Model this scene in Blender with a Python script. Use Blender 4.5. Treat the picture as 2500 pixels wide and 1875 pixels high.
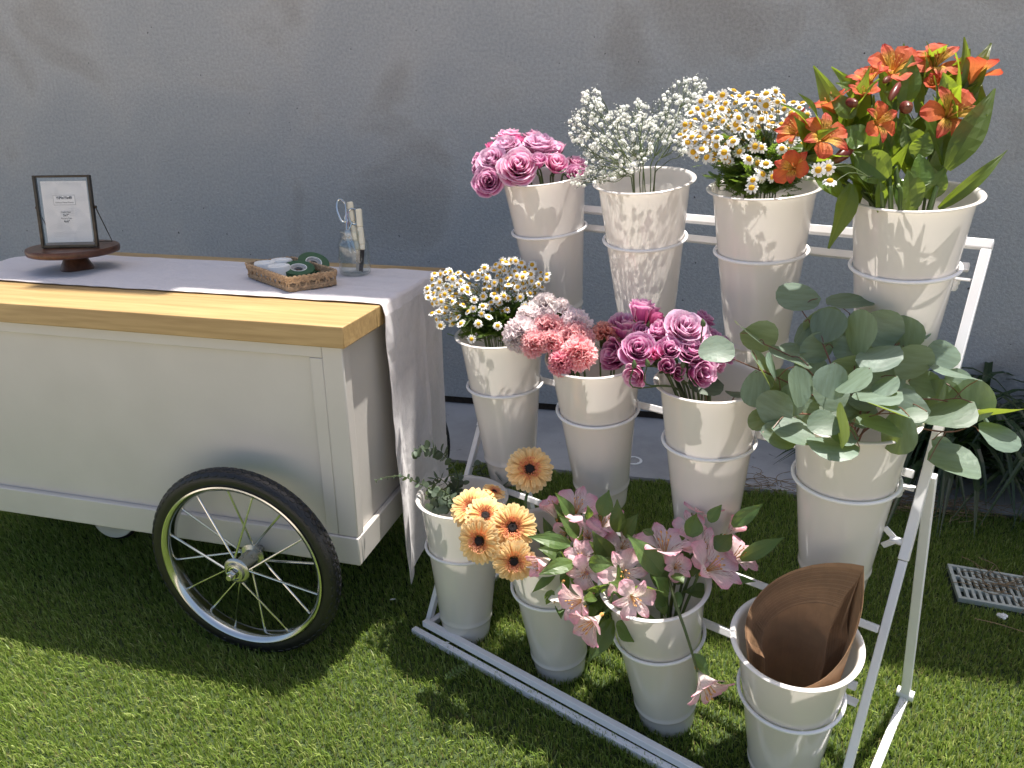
import bpy, math, random
import numpy as np
from mathutils import Vector as V, Matrix as M, noise
random.seed(7); rng = np.random.default_rng(7)
S = bpy.context.scene
COL = S.collection
for o in list(bpy.data.objects): bpy.data.objects.remove(o)

# ------------------------------------------------------------------ camera, sky, sun, exposure
CH, PITCH, ROLL, FPX = 1.2535, 0.3488, -0.0049, 1847.0      # camera height, tilt, roll, focal length in photo pixels
O = V((0, 0, CH))
CF = V((0, math.cos(PITCH), -math.sin(PITCH)))
_u = V((0, math.sin(PITCH), math.cos(PITCH))); _r = V((1, 0, 0))
CR = math.cos(ROLL)*_r + math.sin(ROLL)*_u
CU = -math.sin(ROLL)*_r + math.cos(ROLL)*_u
cd = bpy.data.cameras.new('camera'); cam = bpy.data.objects.new('camera', cd); COL.objects.link(cam)
cam.matrix_world = M(((CR.x, CU.x, -CF.x, 0), (CR.y, CU.y, -CF.y, 0), (CR.z, CU.z, -CF.z, CH), (0, 0, 0, 1)))
cd.sensor_width = 36; cd.lens = 36*FPX/2500; cd.clip_start = .05; cd.clip_end = 500
S.camera = cam
SUN = V((0.195, 0.190, 0.962)).normalized()
w = bpy.data.worlds.new('World'); S.world = w; w.use_nodes = True
nt = w.node_tree; sky = nt.nodes.new('ShaderNodeTexSky'); sky.sky_type = 'NISHITA'; sky.sun_disc = False
sky.dust_density = 3.5; sky.ozone_density = .6
sky.sun_elevation = math.asin(SUN.z); sky.sun_rotation = math.atan2(SUN.x, SUN.y)
nt.nodes['Background'].inputs[1].default_value = 0.092
nt.links.new(sky.outputs[0], nt.nodes['Background'].inputs[0])
sl = bpy.data.lights.new('sun', 'SUN'); sl.energy = 5.0; sl.angle = math.radians(.53); sl.color = (1, .95, .87)
so = bpy.data.objects.new('sun', sl); COL.objects.link(so); so.rotation_euler = (-SUN).to_track_quat('-Z', 'Y').to_euler()
so.location = (2, 2, 8)
S.view_settings.view_transform = 'Standard'; S.view_settings.look = 'None'; S.view_settings.gamma = 1
S.view_settings.use_curve_mapping = False; S.view_settings.exposure = 1.03
S.cycles.max_bounces = 10; S.cycles.transparent_max_bounces = 12; S.cycles.transmission_bounces = 10; S.cycles.diffuse_bounces = 6
S.cycles.use_denoising = True; S.cycles.caustics_reflective = False; S.cycles.caustics_refractive = False

def at(px, py, d):                       # point seen at photo pixel (px, py), d metres in front of the camera
    return O + d*(CF + CR*((px-1250)/FPX) - CU*((py-937.5)/FPX))
def cdir(x, y, z): return (CR*x + CU*y - CF*z).normalized()   # direction: right, up, towards the viewer
def dep(P): return (P-O).dot(CF)

# ------------------------------------------------------------------ helpers
class MB:
    def __init__(s): s.v = []; s.f = []; s.a = []
    def add(s, vs, fs, at=None):
        n = len(s.v); s.v += [tuple(x) for x in vs]; s.f += [tuple(i+n for i in f) for f in fs]
        s.a += (at if at else [(0, 0, 0)]*len(vs))
    def box(s, c, ax, ay, az):            # centre and three half-axis vectors
        c, ax, ay, az = V(c), V(ax), V(ay), V(az)
        vs = [c+i*ax+j*ay+k*az for i in (-1, 1) for j in (-1, 1) for k in (-1, 1)]
        s.add(vs, [(0, 1, 3, 2), (4, 6, 7, 5), (0, 4, 5, 1), (2, 3, 7, 6), (0, 2, 6, 4), (1, 5, 7, 3)])
    def bb(s, x0, x1, y0, y1, z0, z1):
        s.box(((x0+x1)/2, (y0+y1)/2, (z0+z1)/2), ((x1-x0)/2, 0, 0), (0, (y1-y0)/2, 0), (0, 0, (z1-z0)/2))
    def bar(s, p, q, w, h=None, up=(0, 0, 1)):
        p, q = V(p), V(q); d = (q-p); L = d.length; d.normalize(); u = V(up); h = h or w
        x = d.cross(u)
        if x.length < 1e-4: x = d.cross(V((0, 1, 0)))
        x.normalize(); y = x.cross(d)
        s.box((p+q)/2, d*L/2, x*w/2, y*h/2)
    def tube(s, pts, rad, n=8, caps=True, closed=False):
        pts = [V(p) for p in pts]; m = len(pts)
        if not hasattr(rad, '__len__'): rad = [rad]*m
        ref = None; vs = []; ats = []
        for i, p in enumerate(pts):
            if closed: t = pts[(i+1) % m]-pts[i-1]
            else: t = pts[min(i+1, m-1)]-pts[max(i-1, 0)]
            if t.length < 1e-9: t = V((0, 0, 1))
            t.normalize()
            if ref is None:
                ref = t.cross(V((0, 0, 1)))
                if ref.length < .05: ref = t.cross(V((1, 0, 0)))
            ref = ref - t*ref.dot(t); ref.normalize(); b = t.cross(ref)
            for k in range(n):
                a = 2*math.pi*k/n
                vs.append(p+rad[i]*(math.cos(a)*ref+math.sin(a)*b)); ats.append((i/max(1, m-1), k/n, 0))
        fs = []
        for i in range(m if closed else m-1):
            j = (i+1) % m
            for k in range(n):
                l = (k+1) % n; fs.append((i*n+k, i*n+l, j*n+l, j*n+k))
        if caps and not closed: fs += [tuple(range(n-1, -1, -1)), tuple((m-1)*n+k for k in range(n))]
        s.add(vs, fs, ats)
    def lathe(s, prof, n=32, o=(0, 0, 0), ax=(0, 0, 1), e1=None, closed=False):
        o, ax = V(o), V(ax).normalized()
        e1 = V(e1) if e1 else (ax.cross(V((0, 1, 0))) if abs(ax.y) < .9 else ax.cross(V((1, 0, 0))))
        e1 = (e1-ax*e1.dot(ax)).normalized(); e2 = ax.cross(e1)
        prof = [(float(r), float(z)) for r, z in prof]; vs = []; fs = []; m = len(prof); ats = []
        for i, (r, z) in enumerate(prof):
            for k in range(n):
                a = 2*math.pi*k/n; vs.append(o+ax*z+r*(math.cos(a)*e1+math.sin(a)*e2)); ats.append((i/max(1, m-1), k/n, 0))
        for i in range(m if closed else m-1):
            j = (i+1) % m
            for k in range(n):
                l = (k+1) % n; fs.append((i*n+k, i*n+l, j*n+l, j*n+k))
        s.add(vs, fs, ats)
    def disc(s, o, ax, r, n=24, e1=None):
        s.lathe([(r, 0), (r*.001, 0)], n, o, ax, e1)
    def torus(s, o, ax, R, r, n=48, k=10):
        s.lathe([(R+r*math.cos(2*math.pi*i/k), r*math.sin(2*math.pi*i/k)) for i in range(k)], n, o, ax, closed=True)
    def grid(s, P, ats=None):             # P[i][j] points
        n, m = len(P), len(P[0])
        s.add([p for r in P for p in r], [(i*m+j, i*m+j+1, (i+1)*m+j+1, (i+1)*m+j) for i in range(n-1) for j in range(m-1)],
              ats if ats else [(i/(n-1), 2*j/(m-1)-1, 0) for i in range(n) for j in range(m)])
    def mesh(s, name, mat, sharp=40):
        me = bpy.data.meshes.new(name); me.from_pydata(s.v, [], s.f)
        at = me.attributes.new('puv', 'FLOAT_VECTOR', 'POINT'); at.data.foreach_set('vector', np.array(s.a, 'f').ravel())
        for m_ in (mat if isinstance(mat, (list, tuple)) else [mat]): me.materials.append(m_)
        if sharp: me.shade_smooth(); me.set_sharp_from_angle(angle=math.radians(sharp))
        return me
    def build(s, name, mat, parent=None, bevel=0, sharp=40, solid=0):
        return obj(name, s.mesh(name, mat, sharp), parent, bevel=bevel, solid=solid)

def obj(name, me, parent=None, mx=None, bevel=0, solid=0):
    o = bpy.data.objects.new(name, me); COL.objects.link(o)
    if parent: o.parent = parent
    if mx is not None: o.matrix_basis = mx
    if bevel:
        b = o.modifiers.new('bevel', 'BEVEL'); b.width = bevel; b.segments = 2; b.limit_method = 'ANGLE'
    if solid:
        b = o.modifiers.new('solid', 'SOLIDIFY'); b.thickness = solid; b.offset = 0
    return o
def tag(o, label, cat, group=None):
    o['label'] = label; o['category'] = cat
    if group: o['group'] = group
    return o
def thing(name, label, cat, loc=(0, 0, 0), rz=0, group=None):
    o = bpy.data.objects.new(name, None); COL.objects.link(o); o.empty_display_size = .05
    o.location = loc; o.rotation_euler = (0, 0, rz)
    return tag(o, label, cat, group)
def struct(o): o['kind'] = 'structure'; return o
def stuff(o): o['kind'] = 'stuff'; return o
def frame_mx(p, z, x=None, s=1.0):        # matrix with local z along z
    z = V(z).normalized(); x = V(x) if x is not None else (V((0, 0, 1)).cross(z) if abs(z.z) < .95 else V((1, 0, 0)))
    x = (x - z*x.dot(z)).normalized(); y = z.cross(x)
    return M(((x.x*s, y.x*s, z.x*s, p[0]), (x.y*s, y.y*s, z.y*s, p[1]), (x.z*s, y.z*s, z.z*s, p[2]), (0, 0, 0, 1)))
def crom(P, n=6):                         # smooth path through points
    P = [V(p) for p in P]; Q = [2*P[0]-P[1]]+P+[2*P[-1]-P[-2]]; out = []
    for i in range(1, len(Q)-2):
        for k in range(n):
            t = k/n; a, b, c, d = Q[i-1], Q[i], Q[i+1], Q[i+2]
            out.append(.5*((2*b)+(c-a)*t+(2*a-5*b+4*c-d)*t*t+(3*b-a-3*c+d)*t**3))
    return out+[P[-1]]
def rnd(a, b): return random.uniform(a, b)
def rv(s): return V((rnd(-s, s), rnd(-s, s), rnd(-s, s)))

# ------------------------------------------------------------------ materials
def newmat(name):
    m = bpy.data.materials.new(name); m.use_nodes = True
    return m, m.node_tree.nodes, m.node_tree.links, m.node_tree.nodes['Principled BSDF']
def N(ns, t, **kw):
    n = ns.new('ShaderNode'+t)
    for k, v in kw.items():
        if k in n.inputs: n.inputs[k].default_value = v
        else: setattr(n, k, v)
    return n
def ramp(ns, stops, interp='LINEAR'):
    r = ns.new('ShaderNodeValToRGB'); e = r.color_ramp.elements; r.color_ramp.interpolation = interp
    while len(e) < len(stops): e.new(.5)
    for x, (p, c) in zip(e, stops): x.position = p; x.color = (*c, 1) if len(c) == 3 else c
    return r
def mixc(ns, ls, fac, a, b, mode='MIX'):
    m = ns.new('ShaderNodeMix'); m.data_type = 'RGBA'; m.blend_type = mode
    for i, v in ((0, fac), (6, a), (7, b)):
        if hasattr(v, 'is_output'): ls.new(v, m.inputs[i])
        elif i == 0: m.inputs[0].default_value = v
        else: m.inputs[i].default_value = (*v, 1)
    return m.outputs[2]
def plain(name, col, rough=.5, metal=0, var=.06, scale=30, bump=0, bscale=200, coat=0, spec=.5):
    m, ns, ls, b = newmat(name)
    tc = N(ns, 'TexCoord'); nz = N(ns, 'TexNoise', Scale=scale, Detail=5.0); ls.new(tc.outputs['Object'], nz.inputs['Vector'])
    r = ramp(ns, [(.3, tuple(c*(1-var) for c in col)), (.7, tuple(min(1, c*(1+var)) for c in col))]); ls.new(nz.outputs[0], r.inputs[0])
    ls.new(r.outputs[0], b.inputs['Base Color'])
    b.inputs['Roughness'].default_value = rough; b.inputs['Metallic'].default_value = metal
    b.inputs['Coat Weight'].default_value = coat; b.inputs['Specular IOR Level'].default_value = spec
    rr = N(ns, 'MapRange'); rr.inputs[3].default_value = rough*.85; rr.inputs[4].default_value = min(1, rough*1.15)
    ls.new(nz.outputs[0], rr.inputs[0]); ls.new(rr.outputs[0], b.inputs['Roughness'])
    if bump:
        n2 = N(ns, 'TexNoise', Scale=bscale, Detail=3.0); ls.new(tc.outputs['Object'], n2.inputs['Vector'])
        bp = N(ns, 'Bump', Strength=bump, Distance=.002); ls.new(n2.outputs[0], bp.inputs['Height']); ls.new(bp.outputs[0], b.inputs['Normal'])
    return m
def translucent(m, col, fac, colsock=None):
    ns, ls = m.node_tree.nodes, m.node_tree.links; b = ns['Principled BSDF']; out = ns['Material Output']
    t = N(ns, 'BsdfTranslucent'); t.inputs[0].default_value = (*col, 1)
    if colsock: ls.new(colsock, t.inputs[0])
    x = N(ns, 'MixShader'); x.inputs[0].default_value = fac
    ls.new(b.outputs[0], x.inputs[1]); ls.new(t.outputs[0], x.inputs[2]); ls.new(x.outputs[0], out.inputs[0])
    return m
def puv(ns, ls):
    a = N(ns, 'Attribute', attribute_name='puv'); s = N(ns, 'SeparateXYZ'); ls.new(a.outputs['Vector'], s.inputs[0]); return s
def petal(name, stops, edge=None, edge_w=.5, trans=.36, rough=.68, vein=.5, stripes=None, tmul=1.15):
    m, ns, ls, b = newmat(name); s = puv(ns, ls)
    r = ramp(ns, stops); ls.new(s.outputs[0], r.inputs[0]); c = r.outputs[0]
    ab = N(ns, 'Math', operation='ABSOLUTE'); ls.new(s.outputs[1], ab.inputs[0])
    if edge:
        mr = N(ns, 'MapRange'); mr.inputs[1].default_value = edge_w; mr.inputs[2].default_value = 1.0; ls.new(ab.outputs[0], mr.inputs[0])
        m2 = N(ns, 'MapRange'); m2.inputs[1].default_value = .86; m2.inputs[2].default_value = 1.0; ls.new(s.outputs[0], m2.inputs[0])
        mx = N(ns, 'Math', operation='MAXIMUM'); ls.new(mr.outputs[0], mx.inputs[0]); ls.new(m2.outputs[0], mx.inputs[1])
        ml = N(ns, 'Math', operation='MULTIPLY'); ls.new(mx.outputs[0], ml.inputs[0]); ml.inputs[1].default_value = .8
        c = mixc(ns, ls, ml.outputs[0], c, edge)
    # veins along the petal
    cx = N(ns, 'CombineXYZ'); k = N(ns, 'Math', operation='MULTIPLY'); k.inputs[1].default_value = 9; ls.new(s.outputs[1], k.inputs[0])
    k2 = N(ns, 'Math', operation='MULTIPLY'); k2.inputs[1].default_value = 1.4; ls.new(s.outputs[0], k2.inputs[0])
    ls.new(k.outputs[0], cx.inputs[0]); ls.new(k2.outputs[0], cx.inputs[1]); ls.new(s.outputs[2], cx.inputs[2])
    nz = N(ns, 'TexNoise', Scale=1.6, Detail=3.0); ls.new(cx.outputs[0], nz.inputs['Vector'])
    vr = ramp(ns, [(.35, (.80, .80, .80)), (.65, (1.08, 1.08, 1.08))]); ls.new(nz.outputs[0], vr.inputs[0])
    c = mixc(ns, ls, vein, c, vr.outputs[0], 'MULTIPLY')
    if stripes:
        sn = N(ns, 'TexNoise', Scale=2.6, Detail=1.0); cx2 = N(ns, 'CombineXYZ')
        ka = N(ns, 'Math', operation='MULTIPLY'); ka.inputs[1].default_value = 4.2; ls.new(s.outputs[1], ka.inputs[0]); ls.new(ka.outputs[0], cx2.inputs[0])
        kb = N(ns, 'Math', operation='MULTIPLY'); kb.inputs[1].default_value = 1.6; ls.new(s.outputs[0], kb.inputs[0]); ls.new(kb.outputs[0], cx2.inputs[1])
        ls.new(cx2.outputs[0], sn.inputs['Vector'])
        sr = ramp(ns, [(.56, (0, 0, 0)), (.6, (1, 1, 1))]); ls.new(sn.outputs[0], sr.inputs[0])
        zr = ramp(ns, [(.28, (0, 0, 0)), (.4, (1, 1, 1)), (.74, (1, 1, 1)), (.84, (0, 0, 0))]); ls.new(s.outputs[0], zr.inputs[0])
        mm = N(ns, 'Math', operation='MULTIPLY'); ls.new(sr.outputs[0], mm.inputs[0]); ls.new(zr.outputs[0], mm.inputs[1])
        c = mixc(ns, ls, mm.outputs[0], c, stripes)
    oi = N(ns, 'ObjectInfo'); hs = N(ns, 'HueSaturation'); mr = N(ns, 'MapRange'); mr.inputs[3].default_value = .9; mr.inputs[4].default_value = 1.1
    ls.new(oi.outputs['Random'], mr.inputs[0]); ls.new(mr.outputs[0], hs.inputs['Value']); ls.new(c, hs.inputs['Color']); c = hs.outputs[0]
    ls.new(c, b.inputs['Base Color']); b.inputs['Roughness'].default_value = rough; b.inputs['Specular IOR Level'].default_value = .3
    bp = N(ns, 'Bump', Strength=.35, Distance=.001); ls.new(nz.outputs[0], bp.inputs['Height']); ls.new(bp.outputs[0], b.inputs['Normal'])
    g = N(ns, 'Gamma', Gamma=1/tmul); ls.new(c, g.inputs[0])
    return translucent(m, (1, 1, 1), trans, g.outputs[0])
def leafmat(name, col, tcol, trans=.4, rough=.45, veins='long', midrib=None):
    m, ns, ls, b = newmat(name); s = puv(ns, ls)
    cx = N(ns, 'CombineXYZ'); k = N(ns, 'Math', operation='MULTIPLY'); k.inputs[1].default_value = 10 if veins == 'long' else 3
    ls.new(s.outputs[1], k.inputs[0]); ls.new(k.outputs[0], cx.inputs[0]); ls.new(s.outputs[0], cx.inputs[1])
    nz = N(ns, 'TexNoise', Scale=1.5, Detail=4.0); ls.new(cx.outputs[0], nz.inputs['Vector'])
    r = ramp(ns, [(.3, tuple(c*.72 for c in col)), (.7, tuple(c*1.2 for c in col))]); ls.new(nz.outputs[0], r.inputs[0]); c = r.outputs[0]
    if midrib:
        ab = N(ns, 'Math', operation='ABSOLUTE'); ls.new(s.outputs[1], ab.inputs[0])
        rr = ramp(ns, [(.0, (1, 1, 1)), (.06, (0, 0, 0))]); ls.new(ab.outputs[0], rr.inputs[0]); c = mixc(ns, ls, rr.outputs[0], c, midrib)
    oi = N(ns, 'ObjectInfo'); hs = N(ns, 'HueSaturation'); mr = N(ns, 'MapRange'); mr.inputs[3].default_value = .75; mr.inputs[4].default_value = 1.2
    mh = N(ns, 'MapRange'); mh.inputs[3].default_value = .485; mh.inputs[4].default_value = .515
    ls.new(oi.outputs['Random'], mr.inputs[0]); ls.new(oi.outputs['Random'], mh.inputs[0]); ls.new(mr.outputs[0], hs.inputs['Value']); ls.new(mh.outputs[0], hs.inputs['Hue'])
    ls.new(c, hs.inputs['Color']); ls.new(hs.outputs[0], b.inputs['Base Color']); b.inputs['Roughness'].default_value = rough
    bp = N(ns, 'Bump', Strength=.3, Distance=.001); ls.new(nz.outputs[0], bp.inputs['Height']); ls.new(bp.outputs[0], b.inputs['Normal'])
    return translucent(m, tcol, trans)

def stucco():
    m, ns, ls, b = newmat('grey_stucco'); tc = N(ns, 'TexCoord')
    mp = N(ns, 'Mapping'); ls.new(tc.outputs['Object'], mp.inputs[0])
    big = N(ns, 'TexNoise', Scale=1.7, Detail=4.0, Distortion=.6); ls.new(mp.outputs[0], big.inputs['Vector'])
    r = ramp(ns, [(.30, (.345, .365, .384)), (.48, (.380, .395, .408)), (.57, (.405, .413, .418)), (.63, (.360, .360, .355)), (.73, (.325, .320, .310))]); ls.new(big.outputs[0], r.inputs[0])
    sm = N(ns, 'TexNoise', Scale=90.0, Detail=4.0); ls.new(mp.outputs[0], sm.inputs['Vector'])
    r2 = ramp(ns, [(.3, (.86, .86, .86)), (.7, (1.1, 1.1, 1.1))]); ls.new(sm.outputs[0], r2.inputs[0])
    c = mixc(ns, ls, 1.0, r.outputs[0], r2.outputs[0], 'MULTIPLY')
    sp = N(ns, 'TexNoise', Scale=55.0, Detail=1.0); ls.new(mp.outputs[0], sp.inputs['Vector'])
    sr = ramp(ns, [(.765, (0, 0, 0)), (.79, (1, 1, 1))]); ls.new(sp.outputs[0], sr.inputs[0])
    c = mixc(ns, ls, sr.outputs[0], c, (.07, .07, .07))
    ls.new(c, b.inputs['Base Color']); b.inputs['Roughness'].default_value = .75; b.inputs['Specular IOR Level'].default_value = .35
    # trowelled sand float: directional swirls
    dn = N(ns, 'TexNoise', Scale=3.0, Detail=2.0); ls.new(mp.outputs[0], dn.inputs['Vector'])
    vm = N(ns, 'VectorMath', operation='MULTIPLY_ADD'); ls.new(dn.outputs['Color'], vm.inputs[0]); vm.inputs[1].default_value = (.16, .16, .16); ls.new(mp.outputs[0], vm.inputs[2])
    m2 = N(ns, 'Mapping'); m2.inputs['Rotation'].default_value = (0, .35, 0); m2.inputs['Scale'].default_value = (.7, 1, 1.0); ls.new(vm.outputs[0], m2.inputs[0])
    n1 = N(ns, 'TexNoise', Scale=120.0, Detail=4.0, Roughness=.62); ls.new(m2.outputs[0], n1.inputs['Vector'])
    n2 = N(ns, 'TexNoise', Scale=210.0, Detail=3.0); ls.new(mp.outputs[0], n2.inputs['Vector'])
    ad = N(ns, 'Math', operation='MULTIPLY_ADD'); ls.new(n2.outputs[0], ad.inputs[0]); ad.inputs[1].default_value = .4; ls.new(n1.outputs[0], ad.inputs[2])
    bp = N(ns, 'Bump', Strength=.85, Distance=.0055); ls.new(ad.outputs[0], bp.inputs['Height']); ls.new(bp.outputs[0], b.inputs['Normal'])
    return m
def wood(name, dark, light, rough=.4, axis=0, scale=1.0):
    m, ns, ls, b = newmat(name); tc = N(ns, 'TexCoord'); mp = N(ns, 'Mapping')
    sc = [26*scale]*3; sc[axis] = 1.6*scale; mp.inputs['Scale'].default_value = sc; ls.new(tc.outputs['Object'], mp.inputs[0])
    n1 = N(ns, 'TexNoise', Scale=1.0, Detail=6.0, Distortion=1.4); ls.new(mp.outputs[0], n1.inputs['Vector'])
    n2 = N(ns, 'TexNoise', Scale=5.0, Detail=4.0); ls.new(mp.outputs[0], n2.inputs['Vector'])
    r = ramp(ns, [(.3, dark), (.62, light)]); ls.new(n1.outputs[0], r.inputs[0])
    r2 = ramp(ns, [(.35, (.88, .86, .82)), (.6, (1.04, 1.04, 1.04))]); ls.new(n2.outputs[0], r2.inputs[0])
    c = mixc(ns, ls, .8, r.outputs[0], r2.outputs[0], 'MULTIPLY'); ls.new(c, b.inputs['Base Color'])
    b.inputs['Roughness'].default_value = rough; b.inputs['Specular IOR Level'].default_value = .4
    bp = N(ns, 'Bump', Strength=.25, Distance=.001); ls.new(n2.outputs[0], bp.inputs['Height']); ls.new(bp.outputs[0], b.inputs['Normal'])
    return m
def linen():
    m, ns, ls, b = newmat('linen'); tc = N(ns, 'TexCoord')
    outs = []
    for sc in ((900, 60, 60), (60, 900, 900)):
        mp = N(ns, 'Mapping'); mp.inputs['Scale'].default_value = sc; ls.new(tc.outputs['Object'], mp.inputs[0])
        n = N(ns, 'TexNoise', Scale=1.0, Detail=2.0); ls.new(mp.outputs[0], n.inputs['Vector']); outs.append(n.outputs[0])
    ad = N(ns, 'Math', operation='ADD'); ls.new(outs[0], ad.inputs[0]); ls.new(outs[1], ad.inputs[1])
    h = N(ns, 'Math', operation='MULTIPLY'); h.inputs[1].default_value = .5; ls.new(ad.outputs[0], h.inputs[0])
    r = ramp(ns, [(.3, (.66, .62, .635)), (.7, (.80, .76, .77))]); ls.new(h.outputs[0], r.inputs[0]); ls.new(r.outputs[0], b.inputs['Base Color'])
    b.inputs['Roughness'].default_value = .85; b.inputs['Sheen Weight'].default_value = .3; b.inputs['Specular IOR Level'].default_value = .2
    cr = N(ns, 'TexNoise', Scale=9.0, Detail=5.0, Distortion=1.2); ls.new(tc.outputs['Object'], cr.inputs['Vector'])
    a2 = N(ns, 'Math', operation='MULTIPLY_ADD'); ls.new(cr.outputs[0], a2.inputs[0]); a2.inputs[1].default_value = 5.0; ls.new(h.outputs[0], a2.inputs[2])
    bp = N(ns, 'Bump', Strength=.5, Distance=.002); ls.new(a2.outputs[0], bp.inputs['Height']); ls.new(bp.outputs[0], b.inputs['Normal'])
    return translucent(m, (.7, .62, .6), .12)
def concrete():
    m, ns, ls, b = newmat('concrete'); tc = N(ns, 'TexCoord')
    n1 = N(ns, 'TexNoise', Scale=3.0, Detail=7.0, Roughness=.65); ls.new(tc.outputs['Object'], n1.inputs['Vector'])
    r = ramp(ns, [(.3, (.29, .29, .29)), (.6, (.40, .40, .40))]); ls.new(n1.outputs[0], r.inputs[0])
    n2 = N(ns, 'TexNoise', Scale=14.0, Detail=3.0, Distortion=.5); ls.new(tc.outputs['Object'], n2.inputs['Vector'])
    r2 = ramp(ns, [(.67, (0, 0, 0)), (.74, (.85, .85, .85))]); ls.new(n2.outputs[0], r2.inputs[0])
    c = mixc(ns, ls, r2.outputs[0], r.outputs[0], (.10, .10, .105)); ls.new(c, b.inputs['Base Color'])
    b.inputs['Roughness'].default_value = .85
    n3 = N(ns, 'TexNoise', Scale=160.0, Detail=4.0); ls.new(tc.outputs['Object'], n3.inputs['Vector'])
    bp = N(ns, 'Bump', Strength=.4, Distance=.002); ls.new(n3.outputs[0], bp.inputs['Height']); ls.new(bp.outputs[0], b.inputs['Normal'])
    return m
def bucketmat():
    m = plain('bucket_plastic', (.80, .765, .735), .15, var=.02, scale=5, coat=.35)
    ns = m.node_tree.nodes
    return translucent(m, (.82, .765, .72), .22)
def glassmat(name, tint=(.96, .98, .975), gloss=.9, rough=.02):
    m, ns, ls, b = newmat(name); out = ns['Material Output']
    t = N(ns, 'BsdfTransparent'); t.inputs[0].default_value = (*tint, 1); g = N(ns, 'BsdfGlossy'); g.inputs['Roughness'].default_value = rough
    f = N(ns, 'LayerWeight', Blend=.5); pw = N(ns, 'Math', operation='POWER'); pw.inputs[1].default_value = 3.2; ls.new(f.outputs['Facing'], pw.inputs[0]); k = N(ns, 'Math', operation='MULTIPLY_ADD'); k.inputs[1].default_value = gloss*.9; k.inputs[2].default_value = .06; ls.new(pw.outputs[0], k.inputs[0])
    x = N(ns, 'MixShader'); ls.new(k.outputs[0], x.inputs[0]); ls.new(t.outputs[0], x.inputs[1]); ls.new(g.outputs[0], x.inputs[2]); ls.new(x.outputs[0], out.inputs[0])
    return m
MAT = dict(
 stucco=stucco(), concrete=concrete(), shaded_gap=plain('dark_gap', (.035, .026, .02), .95, var=.4, scale=60, bump=.5),
 lawn=plain('turf_backing', (.028, .048, .011), .95, var=.4, scale=90, bump=.6), bounce_ground=plain('bounce_paving', (.56, .48, .40), .9, var=.1, scale=6, bump=.3),
 shadow_eave=plain('shadow_eave_paint', (.55, .53, .5), .6),
 white=plain('white_paint', (.56, .53, .495), .42, var=.035, scale=7, bump=.12, bscale=90), wood=wood('pine_counter', (.33, .215, .09), (.45, .31, .14), .38, 0),
 woodend=wood('pine_end_grain', (.46, .28, .11), (.60, .40, .17), .5, 1), walnut=wood('walnut', (.055, .024, .014), (.125, .055, .032), .32, 1, 1.3),
 linen=linen(), rack=plain('white_powder_coat', (.80, .79, .80), .35, var=.03, scale=18, bump=.05, bscale=400),
 bucket=bucketmat(), rubber=plain('black_rubber', (.009, .009, .010), .42, var=.35, scale=40, bump=.25, bscale=300),
 chrome=plain('chrome', (.62, .63, .60), .16, metal=1, var=.05), steel=plain('zinc_steel', (.50, .50, .47), .28, metal=1, var=.12, scale=60),
 darkmetal=plain('aged_brass', (.10, .08, .06), .3, metal=1, var=.2, scale=60), glass=glassmat('clear_glass'), pane=glassmat('frame_glass', (.985, .99, .985), .5),
 paper=plain('print_paper', (.78, .78, .80), .7, var=.01), ink=plain('dark_ink', (.03, .03, .04), .8), greyink=plain('grey_ink', (.42, .43, .46), .8, var=.02), paleink=plain('pale_ink', (.60, .61, .64), .8, var=.02),
 wicker=plain('seagrass', (.40, .27, .155), .7, var=.35, scale=120, bump=.5, bscale=500), wicker2=plain('seagrass_dark', (.25, .165, .09), .75, var=.35, scale=120, bump=.5, bscale=500),
 greentape=plain('green_tape', (.018, .085, .035), .5, var=.1), whitetape=plain('white_wax', (.80, .80, .78), .5, var=.03, bump=.3, bscale=300), core=plain('grey_core', (.3, .3, .29), .6),
 cream=plain('cream_plastic', (.68, .64, .50), .35, var=.04), black=plain('black_plastic', (.02, .02, .022), .4),
 kraft=plain('kraft_paper', (.29, .165, .085), .8, var=.10, scale=50, bump=.25, bscale=350), grate=plain('grey_green_plastic', (.40, .43, .39), .6, var=.12, scale=50),
 pit=plain('drain_pit', (.012, .022, .016), .95), twig=plain('dry_straw', (.20, .14, .075), .85, var=.35, scale=60), cotton=plain('cotton', (.8, .79, .77), .95),
)
translucent(MAT['kraft'], (.36, .19, .08), .03)
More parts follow.
